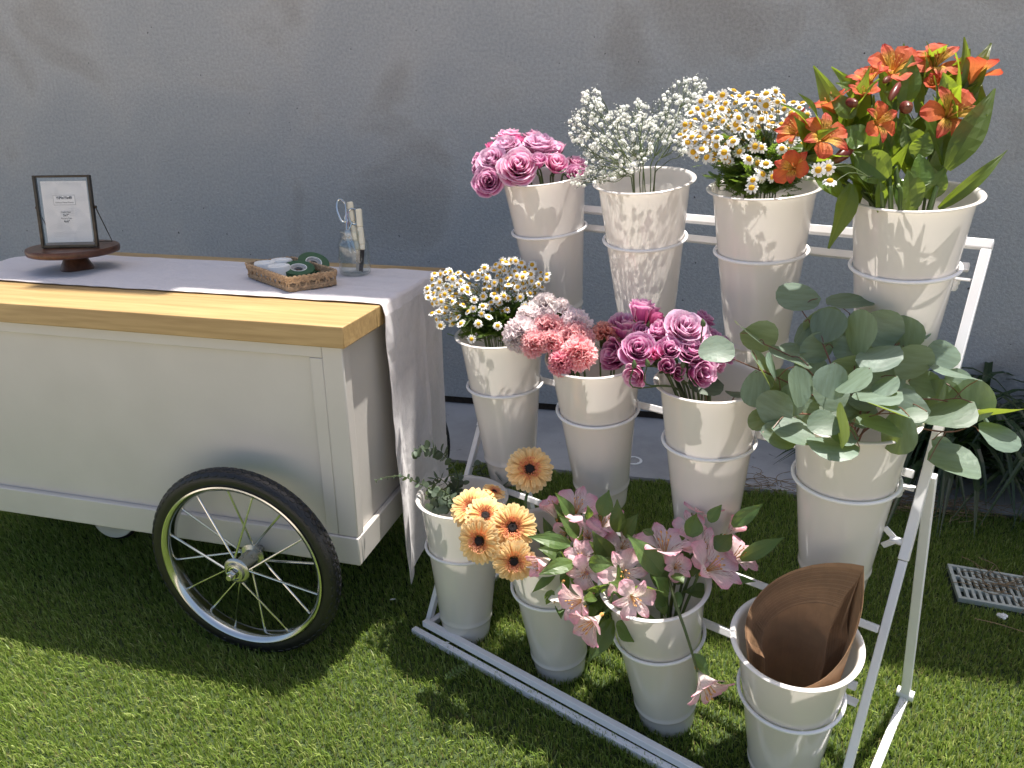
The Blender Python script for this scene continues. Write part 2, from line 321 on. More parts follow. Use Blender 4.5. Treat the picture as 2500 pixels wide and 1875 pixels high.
G = dict(
 stem=leafmat('green_stem', (.085, .13, .035), (.1, .16, .03), .1), rosestem=leafmat('rose_stem', (.07, .105, .035), (.1, .15, .03), .1), redstem=leafmat('reddish_twig', (.17, .075, .05), (.2, .08, .05), .05),
 alsleaf=leafmat('lily_leaf', (.075, .130, .024), (.34, .46, .03), .45, .38), pinkleaf=leafmat('soft_lily_leaf', (.095, .155, .048), (.26, .38, .05), .38, .4),
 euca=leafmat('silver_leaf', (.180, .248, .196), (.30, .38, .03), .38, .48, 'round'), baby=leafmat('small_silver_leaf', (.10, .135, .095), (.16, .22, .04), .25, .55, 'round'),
 daisyleaf=leafmat('feather_leaf', (.085, .150, .030), (.24, .38, .04), .4), strap=leafmat('strap_leaf', (.030, .055, .020), (.08, .16, .03), .28, .3), roseleaf=leafmat('rose_leaf', (.03, .06, .025), (.08, .15, .03), .25, .4),
 rose=petal('lavender_rose', [(0, (.42, .03, .16)), (.45, (.62, .12, .34)), (.85, (.76, .28, .50)), (1, (.86, .52, .68))], (.92, .70, .80), .6),
 roseb=petal('mauve_rose', [(0, (.30, .015, .11)), (.45, (.50, .07, .27)), (.85, (.62, .18, .40)), (1, (.74, .36, .56))], (.82, .54, .70), .65),
 rosel=petal('lilac_rose', [(0, (.50, .08, .26)), (.4, (.60, .20, .40)), (.8, (.72, .38, .56)), (1, (.78, .52, .68))], (.82, .60, .74), .6),
 bud=petal('pink_rosebud', [(0, (.55, .10, .18)), (.5, (.66, .08, .24)), (1, (.75, .20, .42))]),
 coral=petal('coral_carnation', [(0, (.66, .17, .22)), (.6, (.80, .36, .39)), (.92, (.88, .50, .52)), (1, (.93, .68, .67))], trans=.42, vein=.25),
 salmon=petal('salmon_carnation', [(0, (.55, .14, .12)), (.6, (.72, .30, .24)), (1, (.86, .52, .44))], trans=.42, vein=.25),
 rosecarn=petal('rose_carnation', [(0, (.45, .04, .12)), (.7, (.70, .17, .28)), (1, (.88, .5, .55))], trans=.42, vein=.25),
 whitecarn=petal('white_carnation', [(0, (.74, .45, .50)), (.5, (.90, .80, .80)), (.95, (.93, .88, .86)), (1, (.90, .78, .79))], trans=.45, vein=.15),
 purplecarn=petal('purple_edged_carnation', [(0, (.62, .25, .38)), (.35, (.88, .76, .77)), (.96, (.92, .86, .85)), (1, (.78, .56, .64))], trans=.45, vein=.15),
 gerb=petal('apricot_gerbera', [(0, (.80, .30, .10)), (.25, (.88, .50, .17)), (.7, (.90, .60, .25)), (1, (.92, .68, .36))], trans=.25, vein=.9),
 gring=petal('gerbera_ring', [(0, (.50, .10, .05)), (.5, (.80, .24, .12)), (1, (.90, .45, .25))], trans=.2), gdark=plain('gerbera_eye', (.012, .006, .006), .8, bump=.8, bscale=600),
 orange=petal('orange_lily', [(0, (.45, .25, .05)), (.25, (.66, .20, .05)), (.7, (.66, .155, .045)), (1, (.55, .07, .035))], trans=.38, vein=.7),
 orangein=petal('orange_lily_inner', [(0, (.50, .38, .05)), (.35, (.72, .45, .06)), (.6, (.74, .42, .07)), (.8, (.62, .13, .06)), (1, (.50, .05, .04))], trans=.38, stripes=(.10, .012, .01)),
 pink=petal('pink_lily', [(0, (.55, .60, .30)), (.15, (.88, .80, .72)), (.55, (.90, .73, .73)), (.85, (.88, .54, .60)), (1, (.82, .38, .48))], trans=.38, vein=.6),
 pinkin=petal('pink_lily_inner', [(0, (.70, .70, .35)), (.2, (.90, .84, .74)), (.6, (.90, .76, .72)), (.88, (.88, .54, .60)), (1, (.82, .36, .46))], trans=.38, stripes=(.35, .06, .08)),
 whitelily=petal('white_lily', [(0, (.45, .55, .22)), (.3, (.78, .80, .66)), (1, (.86, .80, .76))], trans=.38),
 maroon=petal('maroon_bud', [(0, (.16, .07, .03)), (.5, (.13, .02, .02)), (1, (.20, .04, .03))], trans=.15, rough=.35),
 stamen=plain('stamen', (.60, .30, .08), .7), anther=plain('anther', (.16, .05, .03), .8),
 daisy=petal('white_daisy', [(0, (.80, .80, .70)), (.4, (.86, .86, .83)), (1, (.88, .88, .86))], trans=.3, vein=.3), disc=plain('yellow_disc', (.72, .40, .015), .85, var=.2, scale=900, bump=.8, bscale=1500),
 gyp=petal('white_gypsophila', [(0, (.84, .86, .80)), (1, (.92, .92, .90))], trans=.48, vein=.2), gypstem=leafmat('thin_green_stem', (.10, .13, .05), (.1, .14, .03), .1),
)

# ------------------------------------------------------------------ wall, strip of concrete, lawn
WYAW, WY = -0.2223, 3.106
wall = thing('house_wall', 'tall grey stucco house wall closing the whole background', 'wall', (0, WY, 0), WYAW)   # local x along the wall, -y towards the viewer
def wallpart(name, mat, *bbs, bevel=0):
    b = MB()
    for q in bbs: b.bb(*q)
    return b.build(name, mat, wall, bevel=bevel)
wallpart('stucco_face', MAT['stucco'], (-7, 7, 0, .3, .045, 5.0))
wallpart('foundation', MAT['shaded_gap'], (-7, 7, .02, .28, -.3, .045))  # dark brown colour stands for weep screed and the shadow in the gap
wallpart('shadow_eave', MAT['shadow_eave'], (-7, .72, -.375, .6, 5.0, 5.12), (.72, 7, -.205, .6, 5.0, 5.12))  # out of view; overhang stepped to set where the wall's shadow ends
wallpart('shadow_block', MAT['shadow_eave'], (-.30, .10, -.43, -.376, 5.0, 5.1))  # unseen block added to bulge the shadow edge on the counter
wm = M.Translation((0, WY, 0)) @ M.Rotation(WYAW, 4, 'Z')
WD = V((math.cos(WYAW), math.sin(WYAW), 0)); WN = V((-math.sin(WYAW), math.cos(WYAW), 0)); WP = V((0, WY, 0))
def onwall(al, dist, z=0): return WP+WD*al+WN*dist+V((0, 0, z))

LAWN = -.57                                                  # back edge of the lawn, measured from the wall
b = MB()                                                      # ground: one sheet to the horizon, unseen paving added to bounce warm light
P = [onwall(-60, 2, -.012), onwall(60, 2, -.012), onwall(60, -80, -.012), onwall(-60, -80, -.012)]
b.add(P, [(0, 3, 2, 1)]); struct(b.build('ground', MAT['bounce_ground']))
b = MB(); P = [onwall(-6, LAWN), onwall(6, LAWN), onwall(6, -3.5), onwall(-6, -3.5)]
b.add(P, [(0, 3, 2, 1)]); struct(b.build('lawn', MAT['lawn']))
b = MB()                                                      # concrete strip with its thickness
q = [onwall(-6, .02, .008), onwall(6, .02, .008), onwall(6, LAWN+.02, .008), onwall(-6, LAWN+.02, .008)]
lo = [p-V((0, 0, .012)) for p in q]
b.add(q+lo, [(0, 3, 2, 1), (2, 3, 7, 6), (0, 1, 5, 4), (1, 2, 6, 5), (3, 0, 4, 7)]); struct(b.build('concrete_path', MAT['concrete']))

GR = dict(o=V((1.249, 1.866, 0)), u=V((.183, -.065, 0)).normalized(), v=V((-.055, -.176, 0)).normalized())
GR['v'] = (GR['v']-GR['u']*GR['v'].dot(GR['u'])).normalized()
BCUT = []                                                     # places without blades: (x, y, r)
def grass():
    m, ns, ls, bs = newmat('turf_blades')
    a = N(ns, 'Attribute', attribute_name='gcol')
    ls.new(a.outputs['Color'], bs.inputs['Base Color']); bs.inputs['Roughness'].default_value = .42; bs.inputs['Specular IOR Level'].default_value = .45
    g = N(ns, 'HueSaturation'); g.inputs['Value'].default_value = 1.5; g.inputs['Hue'].default_value = .488; ls.new(a.outputs['Color'], g.inputs['Color'])
    translucent(m, (1, 1, 1), .30, g.outputs[0])
    def zone(x0, x1, y0, y1, n):
        return np.stack([rng.uniform(x0, x1, n), rng.uniform(y0, y1, n)], 1)
    def lattice(x0, x1, y0, y1, st):
        X, Y = np.meshgrid(np.arange(x0, x1, st), np.arange(y0, y1, st)); return np.stack([X.ravel(), Y.ravel()], 1)+rng.uniform(-.55, .55, (X.size, 2))*st
    T = np.concatenate([lattice(-2.5, 2.5, .72, 2.85, .0098), zone(-4, 4, -.3, .72, 6000)])
    rel = T-np.array([0, WY]); dist = rel@np.array([WN.x, WN.y]); al = rel@np.array([WD.x, WD.y])
    ed = LAWN + .012*np.sin(al*31)+.008*np.sin(al*77)
    ok = dist < ed
    rg = T-np.array(GR['o'].xy); gu = rg@np.array(GR['u'].xy); gv = rg@np.array(GR['v'].xy)
    ok &= ~((gu > -.012) & (gu < .315) & (gv > -.012) & (gv < .185))
    T = T[ok]; nb = 5; n = len(T)*nb
    base = np.repeat(T, nb, 0)+rng.normal(0, .0045, (n, 2)); h = rng.uniform(.017, .028, n)*(1+.15*np.sin(base[:, 0]*9+base[:, 1]*5))
    lean_dir = rng.uniform(0, 2*np.pi, n); lean = np.abs(rng.normal(.0, .42, n))
    dx = np.cos(lean_dir)*lean-.16; dy = np.sin(lean_dir)*lean-.22          # pile leans a little one way
    fa = rng.uniform(0, np.pi, n); wd = rng.uniform(.0009, .0015, n)
    cx, cy = np.cos(fa)*wd, np.sin(fa)*wd
    v = np.zeros((n, 5, 3), 'f')
    for i, (t, ww) in enumerate(((0, 1), (0, -1), (.55, .85), (.55, -.85), (1, 0))):
        bend = t*t*.9
        v[:, i, 0] = base[:, 0]+dx*h*bend+cx*ww; v[:, i, 1] = base[:, 1]+dy*h*bend+cy*ww
        v[:, i, 2] = h*t*np.clip(1-.28*t*np.hypot(dx, dy), .45, 1)
    f = np.array([[0, 1, 3], [0, 3, 2], [2, 3, 4]])[None]+5*np.arange(n)[:, None, None]
    me = bpy.data.meshes.new('grass'); me.vertices.add(n*5); me.loops.add(n*9); me.polygons.add(n*3)
    me.vertices.foreach_set('co', v.ravel()); me.loops.foreach_set('vertex_index', f.ravel().astype('i'))
    me.polygons.foreach_set('loop_start', np.arange(0, n*9, 3, dtype='i')); me.polygons.foreach_set('loop_total', np.full(n*3, 3, 'i'))
    k = rng.uniform(0, 1, n)[:, None]; patch = (.5+.5*np.sin(base[:, :1]*3.1+1.3*np.sin(base[:, 1:]*4.7)))*.35
    c = np.where(k < .5, [[.172, .258, .048]], np.where(k < .78, [[.262, .345, .075]], np.where(k < .96, [[.38, .44, .15]], [[.24, .21, .10]])))
    c = c*(rng.uniform(.75, 1.2, (n, 1)))*(1+.25*(patch-.17))
    col = np.ones((n, 5, 4), 'f'); col[:, :, :3] = c[:, None, :]
    at_ = me.attributes.new('gcol', 'FLOAT_COLOR', 'POINT'); at_.data.foreach_set('color', col.ravel())
    me.materials.append(m); me.update(); me.shade_smooth()
    stuff(obj('grass', me))
grass()

# ------------------------------------------------------------------ flower cart (local x along its front, left negative; y into depth)
CX, CY, CYAW = -.3617, 1.5389, -.2595
CA = V((math.cos(CYAW), math.sin(CYAW), 0)); CW = V((-math.sin(CYAW), math.cos(CYAW), 0))
cart = thing('flower_cart', 'white wooden market cart with pine counter and large spoked wheels', 'cart', (CX, CY, 0), CYAW)
L, D, ZB, ZT, ZC = 1.30, .618, .238, .779, .8274
def cp(name, mat, *bbs, bevel=.002, parent=None):
    b = MB()
    for q in bbs: b.bb(*q)
    return b.build(name, mat, parent or cart, bevel=bevel)
ov = .0123
# counter of glued boards running along the cart
ys = [-ov, .155, .325, .49, D+ov]
for i in range(4): cp('counter_board', MAT['wood'], (-L-ov, ov, ys[i]+(.0004 if i else 0), ys[i+1]-.0004, ZT, ZC), bevel=.0025)
cp('front_panel', MAT['white'], (-L+.05, -.05, .014, .028, ZB+.02, ZT-.001))
cp('side_panel', MAT['white'], (-.026, -.012, .034, D-.034, ZB+.02, ZT-.001))
cp('side_panel', MAT['white'], (-L+.012, -L+.026, .034, D-.034, ZB+.02, ZT-.001))
cp('back_panel', MAT['white'], (-L+.05, -.05, D-.028, D-.014, ZB+.02, ZT-.001))
cp('floor_panel', MAT['white'], (-L+.03, -.03, .03, D-.03, ZB+.01, ZB+.022))
for x0, x1 in ((-.05, 0), (-L, -L+.05)):
    cp('corner_post', MAT['white'], (x0, x1, .001, .034, ZB+.074, ZT-.0005), bevel=.003)
    cp('corner_post', MAT['white'], (x0, x1, D-.034, D-.001, ZB+.074, ZT-.0005), bevel=.003)
cp('stile', MAT['white'], (-.082, -.0505, .003, .0135, ZB+.074, ZT-.03))
cp('stile', MAT['white'], (-L+.0505, -L+.082, .003, .0135, ZB+.074, ZT-.03))
cp('top_rail', MAT['white'], (-L+.0505, -.0505, .003, .0135, ZT-.0295, ZT-.0005))
cp('base_rail', MAT['white'], (-L-.002, .002, -.003, .0135, ZB, ZB+.0735), bevel=.003)
cp('base_rail', MAT['white'], (-L-.002, .002, D-.0135, D+.003, ZB, ZB+.0735), bevel=.003)
cp('base_rail', MAT['white'], (-.0115, .002, .0138, D-.0138, ZB, ZB+.0735), bevel=.003)
cp('base_rail', MAT['white'], (-L-.002, -L+.0115, .0138, D-.0138, ZB, ZB+.0735), bevel=.003)
# wheels
WR = .2469
def wheel(yc, out):                                            # out: -1 towards the viewer
    c = V((-.2628, yc, WR)); ax = V((0, out, 0))
    b = MB()                                                   # hub: axle tube, barrel, two flanges
    b.lathe([(.0, -.05), (.012, -.05), (.012, -.034), (.030, -.034), (.031, -.030), (.020, -.026), (.019, .026), (.031, .030), (.033, .034), (.030, .037), (.024, .038), (.022, .045), (.018, .046), (.017, .041), (.010, .041), (.0, .041)], 28, (0, 0, 0), ax)
    b.tube([V((0, -out*(.05), 0)), V((0, -out*.12, 0))], .010, 10)
    hub = b.build('wheel', MAT['steel'], cart); hub.location = c
    b = MB(); n = 96
    prof = [(.2085, -.017), (.218, -.0215), (.230, -.0215), (.240, -.0165), (.2445, -.009), (.2465, 0), (.2445, .009), (.240, .0165), (.230, .0215), (.218, .0215), (.2085, .017)]
    b.lathe(prof, n, (0, 0, 0), ax); b.build('tyre', MAT['rubber'], hub)
    b = MB()                                                   # moulded tread: rows of hexagonal lugs round the shoulder and crown
    for row, (rad, y, sz) in enumerate(((.2375, -.0175, .0075), (.2445, -.0085, .0075), (.2468, 0, .0075), (.2445, .0085, .0075), (.2375, .0175, .0075))):
        nl = 66
        for k in range(nl):
            a = 2*math.pi*(k+.5*(row % 2))/nl; d = V((math.cos(a), 0, math.sin(a))); t = V((-math.sin(a), 0, math.cos(a)))
            tilt = {-1: 0}.get(0, y/.021); nrm = (d*math.cos(tilt*1.05)+V((0, out, 0))*math.sin(tilt*1.05)).normalized(); s = nrm.cross(t)
            p0 = d*rad+V((0, out*y, 0)); ring = [(1, 0), (.5, .8), (-.5, .8), (-1, 0), (-.5, -.8), (.5, -.8)]
            vs = [p0+t*(x*.0105)+s*(z*sz*.72) - nrm*.001 for x, z in ring]+[p0+t*(x*.0088)+s*(z*sz*.58)+nrm*.0011 for x, z in ring]
            b.add(vs, [(6, 7, 8, 9, 10, 11)]+[(i, (i+1) % 6, 6+(i+1) % 6, 6+i) for i in range(6)])
    stuff(b.build('tread', MAT['rubber'], hub, sharp=0))
    b = MB()
    b.lathe([(.2085, -.018), (.2105, -.0195), (.2105, -.0225), (.207, -.0235), (.200, -.020), (.196, -.012), (.194, 0), (.196, .012), (.200, .020), (.207, .0235), (.2105, .0225), (.2105, .0195), (.2085, .018)], n, (0, 0, 0), ax)
    b.build('rim', MAT['chrome'], hub)
    for k in range(16):
        a = 2*math.pi*(k+.33)/16; side = 1 if k % 2 else -1; a0 = a+(.42 if (k//2) % 2 else -.42)
        p = V((.027*math.cos(a0), out*.031*side, .027*math.sin(a0))); q = V((.196*math.cos(a), out*.006*side, .196*math.sin(a)))
        b = MB(); b.tube([p, q], [.0027, .0027], 8); b.build('spoke', MAT['chrome'], hub)
        b = MB(); b.tube([q+(p-q)*.0, q+(p-q)*.06], [.0032, .0028], 6); b.build('spoke_nipple', MAT['steel'], hub)
    b = MB(); b.lathe([(.0075, .041), (.0075, .064), (.0065, .066), (0, .066)], 14, (0, 0, 0), ax)
    b.build('axle', MAT['steel'], hub)
    b = MB(); b.lathe([(.016, .0415), (.016, .044), (.0145, .0445), (.0125, .0446)], 20, (0, 0, 0), ax); b.lathe([(.0125, .0445), (.0125, .056), (.011, .0575), (.0075, .0576)], 6, (0, 0, 0), ax)
    b.build('axle_nut', MAT['chrome'], hub, sharp=25)
wheel(-.070, -1); wheel(D+.070, 1)
cast = MB(); cast.lathe([(.030, -.013), (.068, -.013), (.073, -.006), (.073, .006), (.068, .013), (.030, .013)], 36, (0, 0, 0), (.25, -1, .1))
co = cast.build('caster', MAT['rubber'], cart); co.location = (-.955, .27, .085)
b = MB(); b.lathe([(0, .019), (.010, .019), (.013, .015), (.045, .0145), (.058, .018), (.062, .020), (.064, .016)], 36, (0, 0, 0), (.25, -1, .1)); b.build('caster_disc', MAT['cream'], co)
b = MB(); b.bar((-.012, .03, .02), (-.012, .03, .16), .03, .004); b.bar((-.03, .0, .1), (.02, .0, .155), .02, .02); b.build('caster_fork', MAT['darkmetal'], co)

# ------------------------------------------------------------------ stand (local x along the rows, y away from the viewer)
P0 = V((-.1369, 1.5900, 0)); TH = -.6694
RU = V((math.cos(TH), math.sin(TH), 0)); RN = V((-math.sin(TH), math.cos(TH), 0)); KS = .1751/.3598; FO = -.0254
rack = thing('flower_stand', 'white metal three tier display stand holding twelve flower buckets', 'display stand', P0, TH)
def sl_(u, z, dn=0): return V((u, FO+KS*z+dn, z))
def rp(name, *bars, bevel=.0018, mat='rack', parent=None):
    b = MB()
    for q in bars: b.bar(*q)
    return b.build(name, MAT[mat], parent or rack, bevel=bevel)
UL, UR, T = -.105, .917, .0175
nup = V((0, -1, KS)).normalized()
for u, uf in ((UL, UL+.018), (UR, UR)):
    up_ = rp('front_leg', (sl_(uf*.6+u*.4, .478), sl_(u, 1.0065), T, T, nup))
    rp('lower_leg', (sl_(uf, .004), sl_(uf*.6+u*.4, .477), .0148, .0148, nup))
rp('top_bar', (sl_(UL-.00875, 1.0155), sl_(UR+.00875, 1.0155), T, T, nup))
RZ = (.252, .618, .978)
for z in RZ: rp('tier_rail', (sl_(UL+.025, z-.007, .020), sl_(UR-.022, z-.007, .020), .0155, .0155, nup))
rp('brace_bar', (sl_(UL+.022, .358), sl_(UR-.009, .358), .014, .014, nup))
rp('foot_bar', (V((UL+.03, FO-.022, .0295)), V((UR-.0125, FO-.022, .0295)), .0165, .0165))
rp('ground_bar', (V((UL+.012, FO-.044, .011)), V((UR+.03, FO-.034, .0105)), .0165, .0165))
for u in (UL+.030, UR+.026):
    rp('base_bar', (V((u, FO-.006, .012)), V((u, .437, .012)), .0165, .0165))
    rp('back_leg', (sl_(u-.020, .615, .026), V((u, .437, .024)), .018, .018, (0, 1, .3)))
    b = MB(); b.lathe([(0, -.017), (.012, -.017), (.012, .017), (0, .017)], 16, (u, .437, .024), (1, 0, 0)); b.build('hinge', MAT['rack'], rack)
for z in RZ:
    for u, s in ((UL, 1), (UR, -1)):
        p = sl_(u+s*.0125, z-.026, .010)
        b = MB(); b.bar(p, p+V((s*.042, 0, 0)), .020, .003); b.tube([p+V((s*k, -.010, .001)) for k in (0, .042)], .0028, 6); b.build('rail_tab', MAT['rack'], rack)
        b = MB(); q = p+V((s*.027, 0, -.002))
        b.lathe([(.0105, 0), (.0105, -.008), (.0085, -.009), (.0085, -.017), (.006, -.0215), (0, -.0225)], 14, q, (0, 0, 1)); b.build('bolt_cap', MAT['rack'], rack)
for u, s in ((UL+.007, 1), (UR, -1)):
    b = MB(); c = sl_(u+s*.008, .506); b.tube([c, c+V((s*.022, 0, 0))], [.0075, .0065], 10)
    for k in (1, -1): b.bar(c+V((s*.016, 0, k*.004)), c+V((s*.033, -.006*k, k*.022)), .011, .004, (0, 1, 0))
    b.build('wing_nut', MAT['rack'], rack, bevel=.001)

# bucket poses: rim centre, tilt towards the viewer, sideways tilt (row order: front, middle, back; left to right)
BP = [[-.12, 1.599, .391, -.004, .007], [-.026, 1.728, .757, .076, .023], [.078, 1.873, 1.105, .157, .032], [.076, 1.431, .384, .13, .017], [.181, 1.562, .752, .159, -.014], [.286, 1.681, 1.111, .186, -.024],
      [.277, 1.265, .381, .182, .05], [.389, 1.393, .755, .08, .018], [.498, 1.532, 1.11, .145, .002], [.491, 1.083, .388, .191, -.021], [.6, 1.23, .751, .118, -.001], [.705, 1.357, 1.111, .165, .001]]
BK = {}
ROWN = {0: 'front row', 1: 'middle row', 2: 'back row'}
BL = {(0, 2): 'white tapered bucket of lavender roses, first from left in the back row', (1, 2): 'white tapered bucket of white gypsophila clouds in the back row', (2, 2): 'white tapered bucket packed with tall white daisies in the back row',
      (3, 2): 'white tapered bucket of orange lilies at the right end of the back row', (0, 1): 'white tapered bucket of daisies beside the cart in the middle row', (1, 1): 'white tapered bucket of coral and white carnations in the middle row',
      (2, 1): 'white tapered bucket of mauve roses left of the eucalyptus', (3, 1): 'white tapered bucket overflowing with round silver eucalyptus leaves', (0, 0): 'white tapered bucket with small leaved eucalyptus sprigs at the front left',
      (1, 0): 'white tapered bucket half hidden behind yellow gerberas and pink lilies', (2, 0): 'white tapered bucket of pink lilies with one drooping over its front', (3, 0): 'white tapered bucket holding brown wrapping paper in the front row'}
prof = [(.001, -.3925), (.050, -.3925), (.0555, -.390), (.0585, -.383)]
for d in np.linspace(.375, .337, 4): prof.append((.0985-.040*d/.385, -d))
prof += [(.0650, -.334), (.0668, -.331), (.0668, -.327), (.0652, -.324)]
for d in np.linspace(.315, .02, 14): prof.append((.0985-.040*d/.385+.0006, -d))
prof += [(.0985, -.010), (.1000, -.004), (.1030, -.0012), (.1065, -.0005), (.1092, -.0008), (.1106, -.0020), (.1104, -.0038), (.1092, -.0044)]
mb = MB(); mb.lathe(prof, 72); bmesh_ = mb.mesh('flower_bucket', MAT['bucket'], 50)
rb = MB(); rb.torus((0, 0, 0), (0, 0, 1), .0912, .0036, 64, 10)
ringmesh = rb.mesh('bucket_ring', MAT['rack'], 60)
rinv = (M.Translation(P0) @ M.Rotation(TH, 4, 'Z')).inverted()
for idx, (x, y, z, t1, t2) in enumerate(BP):
    i, j = idx//3, idx % 3
    tv = V((0, 0, -1)) + RN*math.tan(t1) + RU*math.tan(t2); tv.normalize(); c = V((x, y, z))
    mx = frame_mx(c, -tv, RU); BK[i, j] = (c, tv, mx)
    if idx == 0: o = obj('flower_bucket', bmesh_); b0 = o
    else: o = b0.copy(); COL.objects.link(o)
    o.matrix_basis = mx; tag(o, BL[i, j], 'bucket', 'white buckets hanging in the stand')
    rc = c+tv*.1312; r = obj('bucket_ring', ringmesh, rack, rinv @ frame_mx(rc, -tv, RU))
    lr = rinv @ rc; back = rinv @ (rc+RN*.092); rail = sl_(0, RZ[j]-.007, .020) 
    for s in (-.03, .03):
        b = MB(); b.tube([V((lr.x+s, back.y-.004, back.z)), V((lr.x+s, max(rail.y-.006, back.y+.003), rail.z+.006))], .0035, 6)
        b.build('ring_arm', MAT['rack'], rack)

# ------------------------------------------------------------------ things on the cart
def cl(a, w_, z): return V((CX, CY, 0))+CA*a+CW*w_+V((0, 0, z))      # cart coordinates to world
TZ = ZC+.0045
def runner():
    rows = []; W0, W1 = .178, .552; n = 40
    prof = []                                                # (a, z, s) along the cloth from the left drape over the top to the right drape
    for k in range(26): prof.append((-L-ov-.006, .10+(.725)*k/26, 'l'))
    for k in range(1, 5):
        an = math.pi/2*k/5; prof.append((-L-ov-.006+.010*(1-math.cos(an)), ZC-.006+.010*math.sin(an), 't'))
    for k in range(71): prof.append((-L-.008+(L+.015)*k/70, ZC+.0035, 't'))
    for k in range(1, 5):
        an = math.pi/2*k/5; prof.append((.0075+.011*math.sin(an), ZC-.0075+.011*math.cos(an), 't'))
    for k in range(1, 44): prof.append((.0185, ZC-.0075-(.732)*k/43, 'r'))
    P = []
    for i, (a, z, kind) in enumerate(prof):
        row = []
        for j in range(n+1):
            t = j/n; y = W0+(W1-W0)*t
            if kind == 't':
                e = .006*noise.noise(V((a*6, t*2, 3)))+.003*noise.noise(V((a*17, t*3, 8)))
                dz = .0035*max(0, noise.noise(V((a*5, t*9, 1))))+.0065*max(0, noise.noise(V((a*2.2+.6*t, t*4, 7)))-.15)+.0025*abs(noise.noise(V((a*14, t*5, 2))))
                row.append(V((a, y+e*(2*t-1)*1.2, z+dz)))
            else:
                s = (ZC-z)/.73                               # 0 at the counter, 1 at the hem
                hem = -.020*math.sin(t*math.pi)*s*s + (.02*t if kind == 'r' else 0)*0
                fold = .016*s*math.sin(t*9+1.2+.6*s)+.010*s*noise.noise(V((t*4, s*2.2, 5)))+.008*abs(noise.noise(V((t*7, s*8, 4))))
                crease = .006*math.exp(-((t-.62-.03*s)/.018)**2)*min(1, s*3)
                yy = y-.018*s*(1 if kind == 'r' else 0)*(1-t)+.030*s*s*(1-t)*0-.03*s*s*t
                off = max(0, fold)+.003+.018*s*s+crease
                row.append(V((a+(off if kind == 'r' else -off), yy+.006*noise.noise(V((s*5, t*3, 9))), z-hem if z < .3 else z)))
        P.append(row)
    b = MB(); b.grid(P)
    o = b.build('table_runner', MAT['linen'], None, sharp=0, solid=.0012)
    o.location = (CX, CY, 0); o.rotation_euler = (0, 0, CYAW)
    tag(o, 'long pale lilac linen runner draped over the cart counter and its ends', 'tablecloth')
runner()

# walnut cake stand
cs = thing('cake_stand', 'round dark walnut pedestal stand under the picture frame', 'cake stand', cl(-.985, .342, TZ+.0015), CYAW+.4)
b = MB(); b.lathe([(0, 0), (.0425, 0), (.0435, .003), (.042, .006), (.024, .0455), (0, .0455)], 40); b.build('pedestal', MAT['walnut'], cs)
DZ = .0455
b = MB(); b.lathe([(0, DZ), (.110, DZ), (.116, DZ+.003), (.1175, DZ+.008), (.1175, DZ+.0165), (.1155, DZ+.0195), (0, DZ+.020)], 72); b.build('plate', MAT['walnut'], cs)
DTOP = TZ+.0015+DZ+.020
# floating glass picture frame
dp = dep(cl(-.985, .342, DTOP)-CW*.035)
pb = (at(104.4, 597.6, dp)+at(237.7, 594.6, dp))/2; pb.z = DTOP+.001
FW = (at(237.7, 594, dp)-at(104.4, 594, dp)).length*.985; FH = FW*1.30
pf = thing('picture_frame', 'small brass edged glass frame with printed card standing on the cake stand', 'picture frame', pb, .10)
tilt = math.radians(9)
fmx = M.Rotation(-tilt, 4, 'X')                              # local x across, z up the frame, -y towards the viewer
def fr(name, mat, fn, bevel=0, parent=pf, **k):
    b = MB(); fn(b); o = b.build(name, mat, parent, bevel=bevel, **k); o.matrix_basis = fmx; return o
e = .0036
for nm, bb in (('frame_side', (-FW/2, -FW/2+e*2, -.007, .007, 0, FH)), ('frame_side', (FW/2-e*2, FW/2, -.007, .007, 0, FH)), ('frame_top', (-FW/2+e*2, FW/2-e*2, -.007, .007, FH-e*1.6, FH)), ('frame_bottom', (-FW/2+e*2, FW/2-e*2, -.007, .007, 0, e*2))):
    fr(nm, MAT['darkmetal'], lambda b: b.bb(*bb), .0012)
fr('glass_pane', MAT['pane'], lambda b: b.bb(-FW/2+e*2, FW/2-e*2, -.0035, -.0025, e*2, FH-e*1.6))
PW, PH = FW*.80, FH*.845; x0, z0 = -PW/2+.002, FH*.075
card = fr('print_card', MAT['paper'], lambda b: b.bb(x0, x0+PW, .000, .0006, z0, z0+PH))
def arcs(b):                                                 # scallop fans of thin printed arcs, clipped to the card
    rr = PW*.30
    for cx_, cz_ in ((.30, -.06), (.0, .2), (.62, .19), (.95, -.05), (.28, .44), (.95, .40), (.0, .70), (.62, .66), (.28, .92), (.95, .90)):
        for q in range(3, 14):
            r = rr*q/10.5
            seg = []
            for k in range(19):
                an = math.pi*(.02+.96*k/18); p = (x0+PW*cx_+r*math.cos(an), z0+PH*cz_+r*1.35*math.sin(an))
                if x0+.001 < p[0] < x0+PW-.001 and z0+.001 < p[1] < z0+PH-.001: seg.append(p)
                else:
                    if len(seg) > 1: strip(b, seg)
                    seg = []
            if len(seg) > 1: strip(b, seg)
def strip(b, seg, w_=.00035):
    vs = []
    for i, p in enumerate(seg):
        q = seg[min(i+1, len(seg)-1)]; o_ = seg[max(i-1, 0)]; d = V((q[0]-o_[0], q[1]-o_[1])).normalized()
        vs += [V((p[0]-d.y*w_, -.0006, p[1]+d.x*w_)), V((p[0]+d.y*w_, -.0006, p[1]-d.x*w_))]
    b.add(vs, [(2*i, 2*i+1, 2*i+3, 2*i+2) for i in range(len(seg)-1)])
stuff(fr('fan_print', MAT['paleink'], arcs, sharp=0))
bx0, bx1, bz0, bz1 = x0+PW*.24, x0+PW*.72, z0+PH*.61, z0+PH*.775
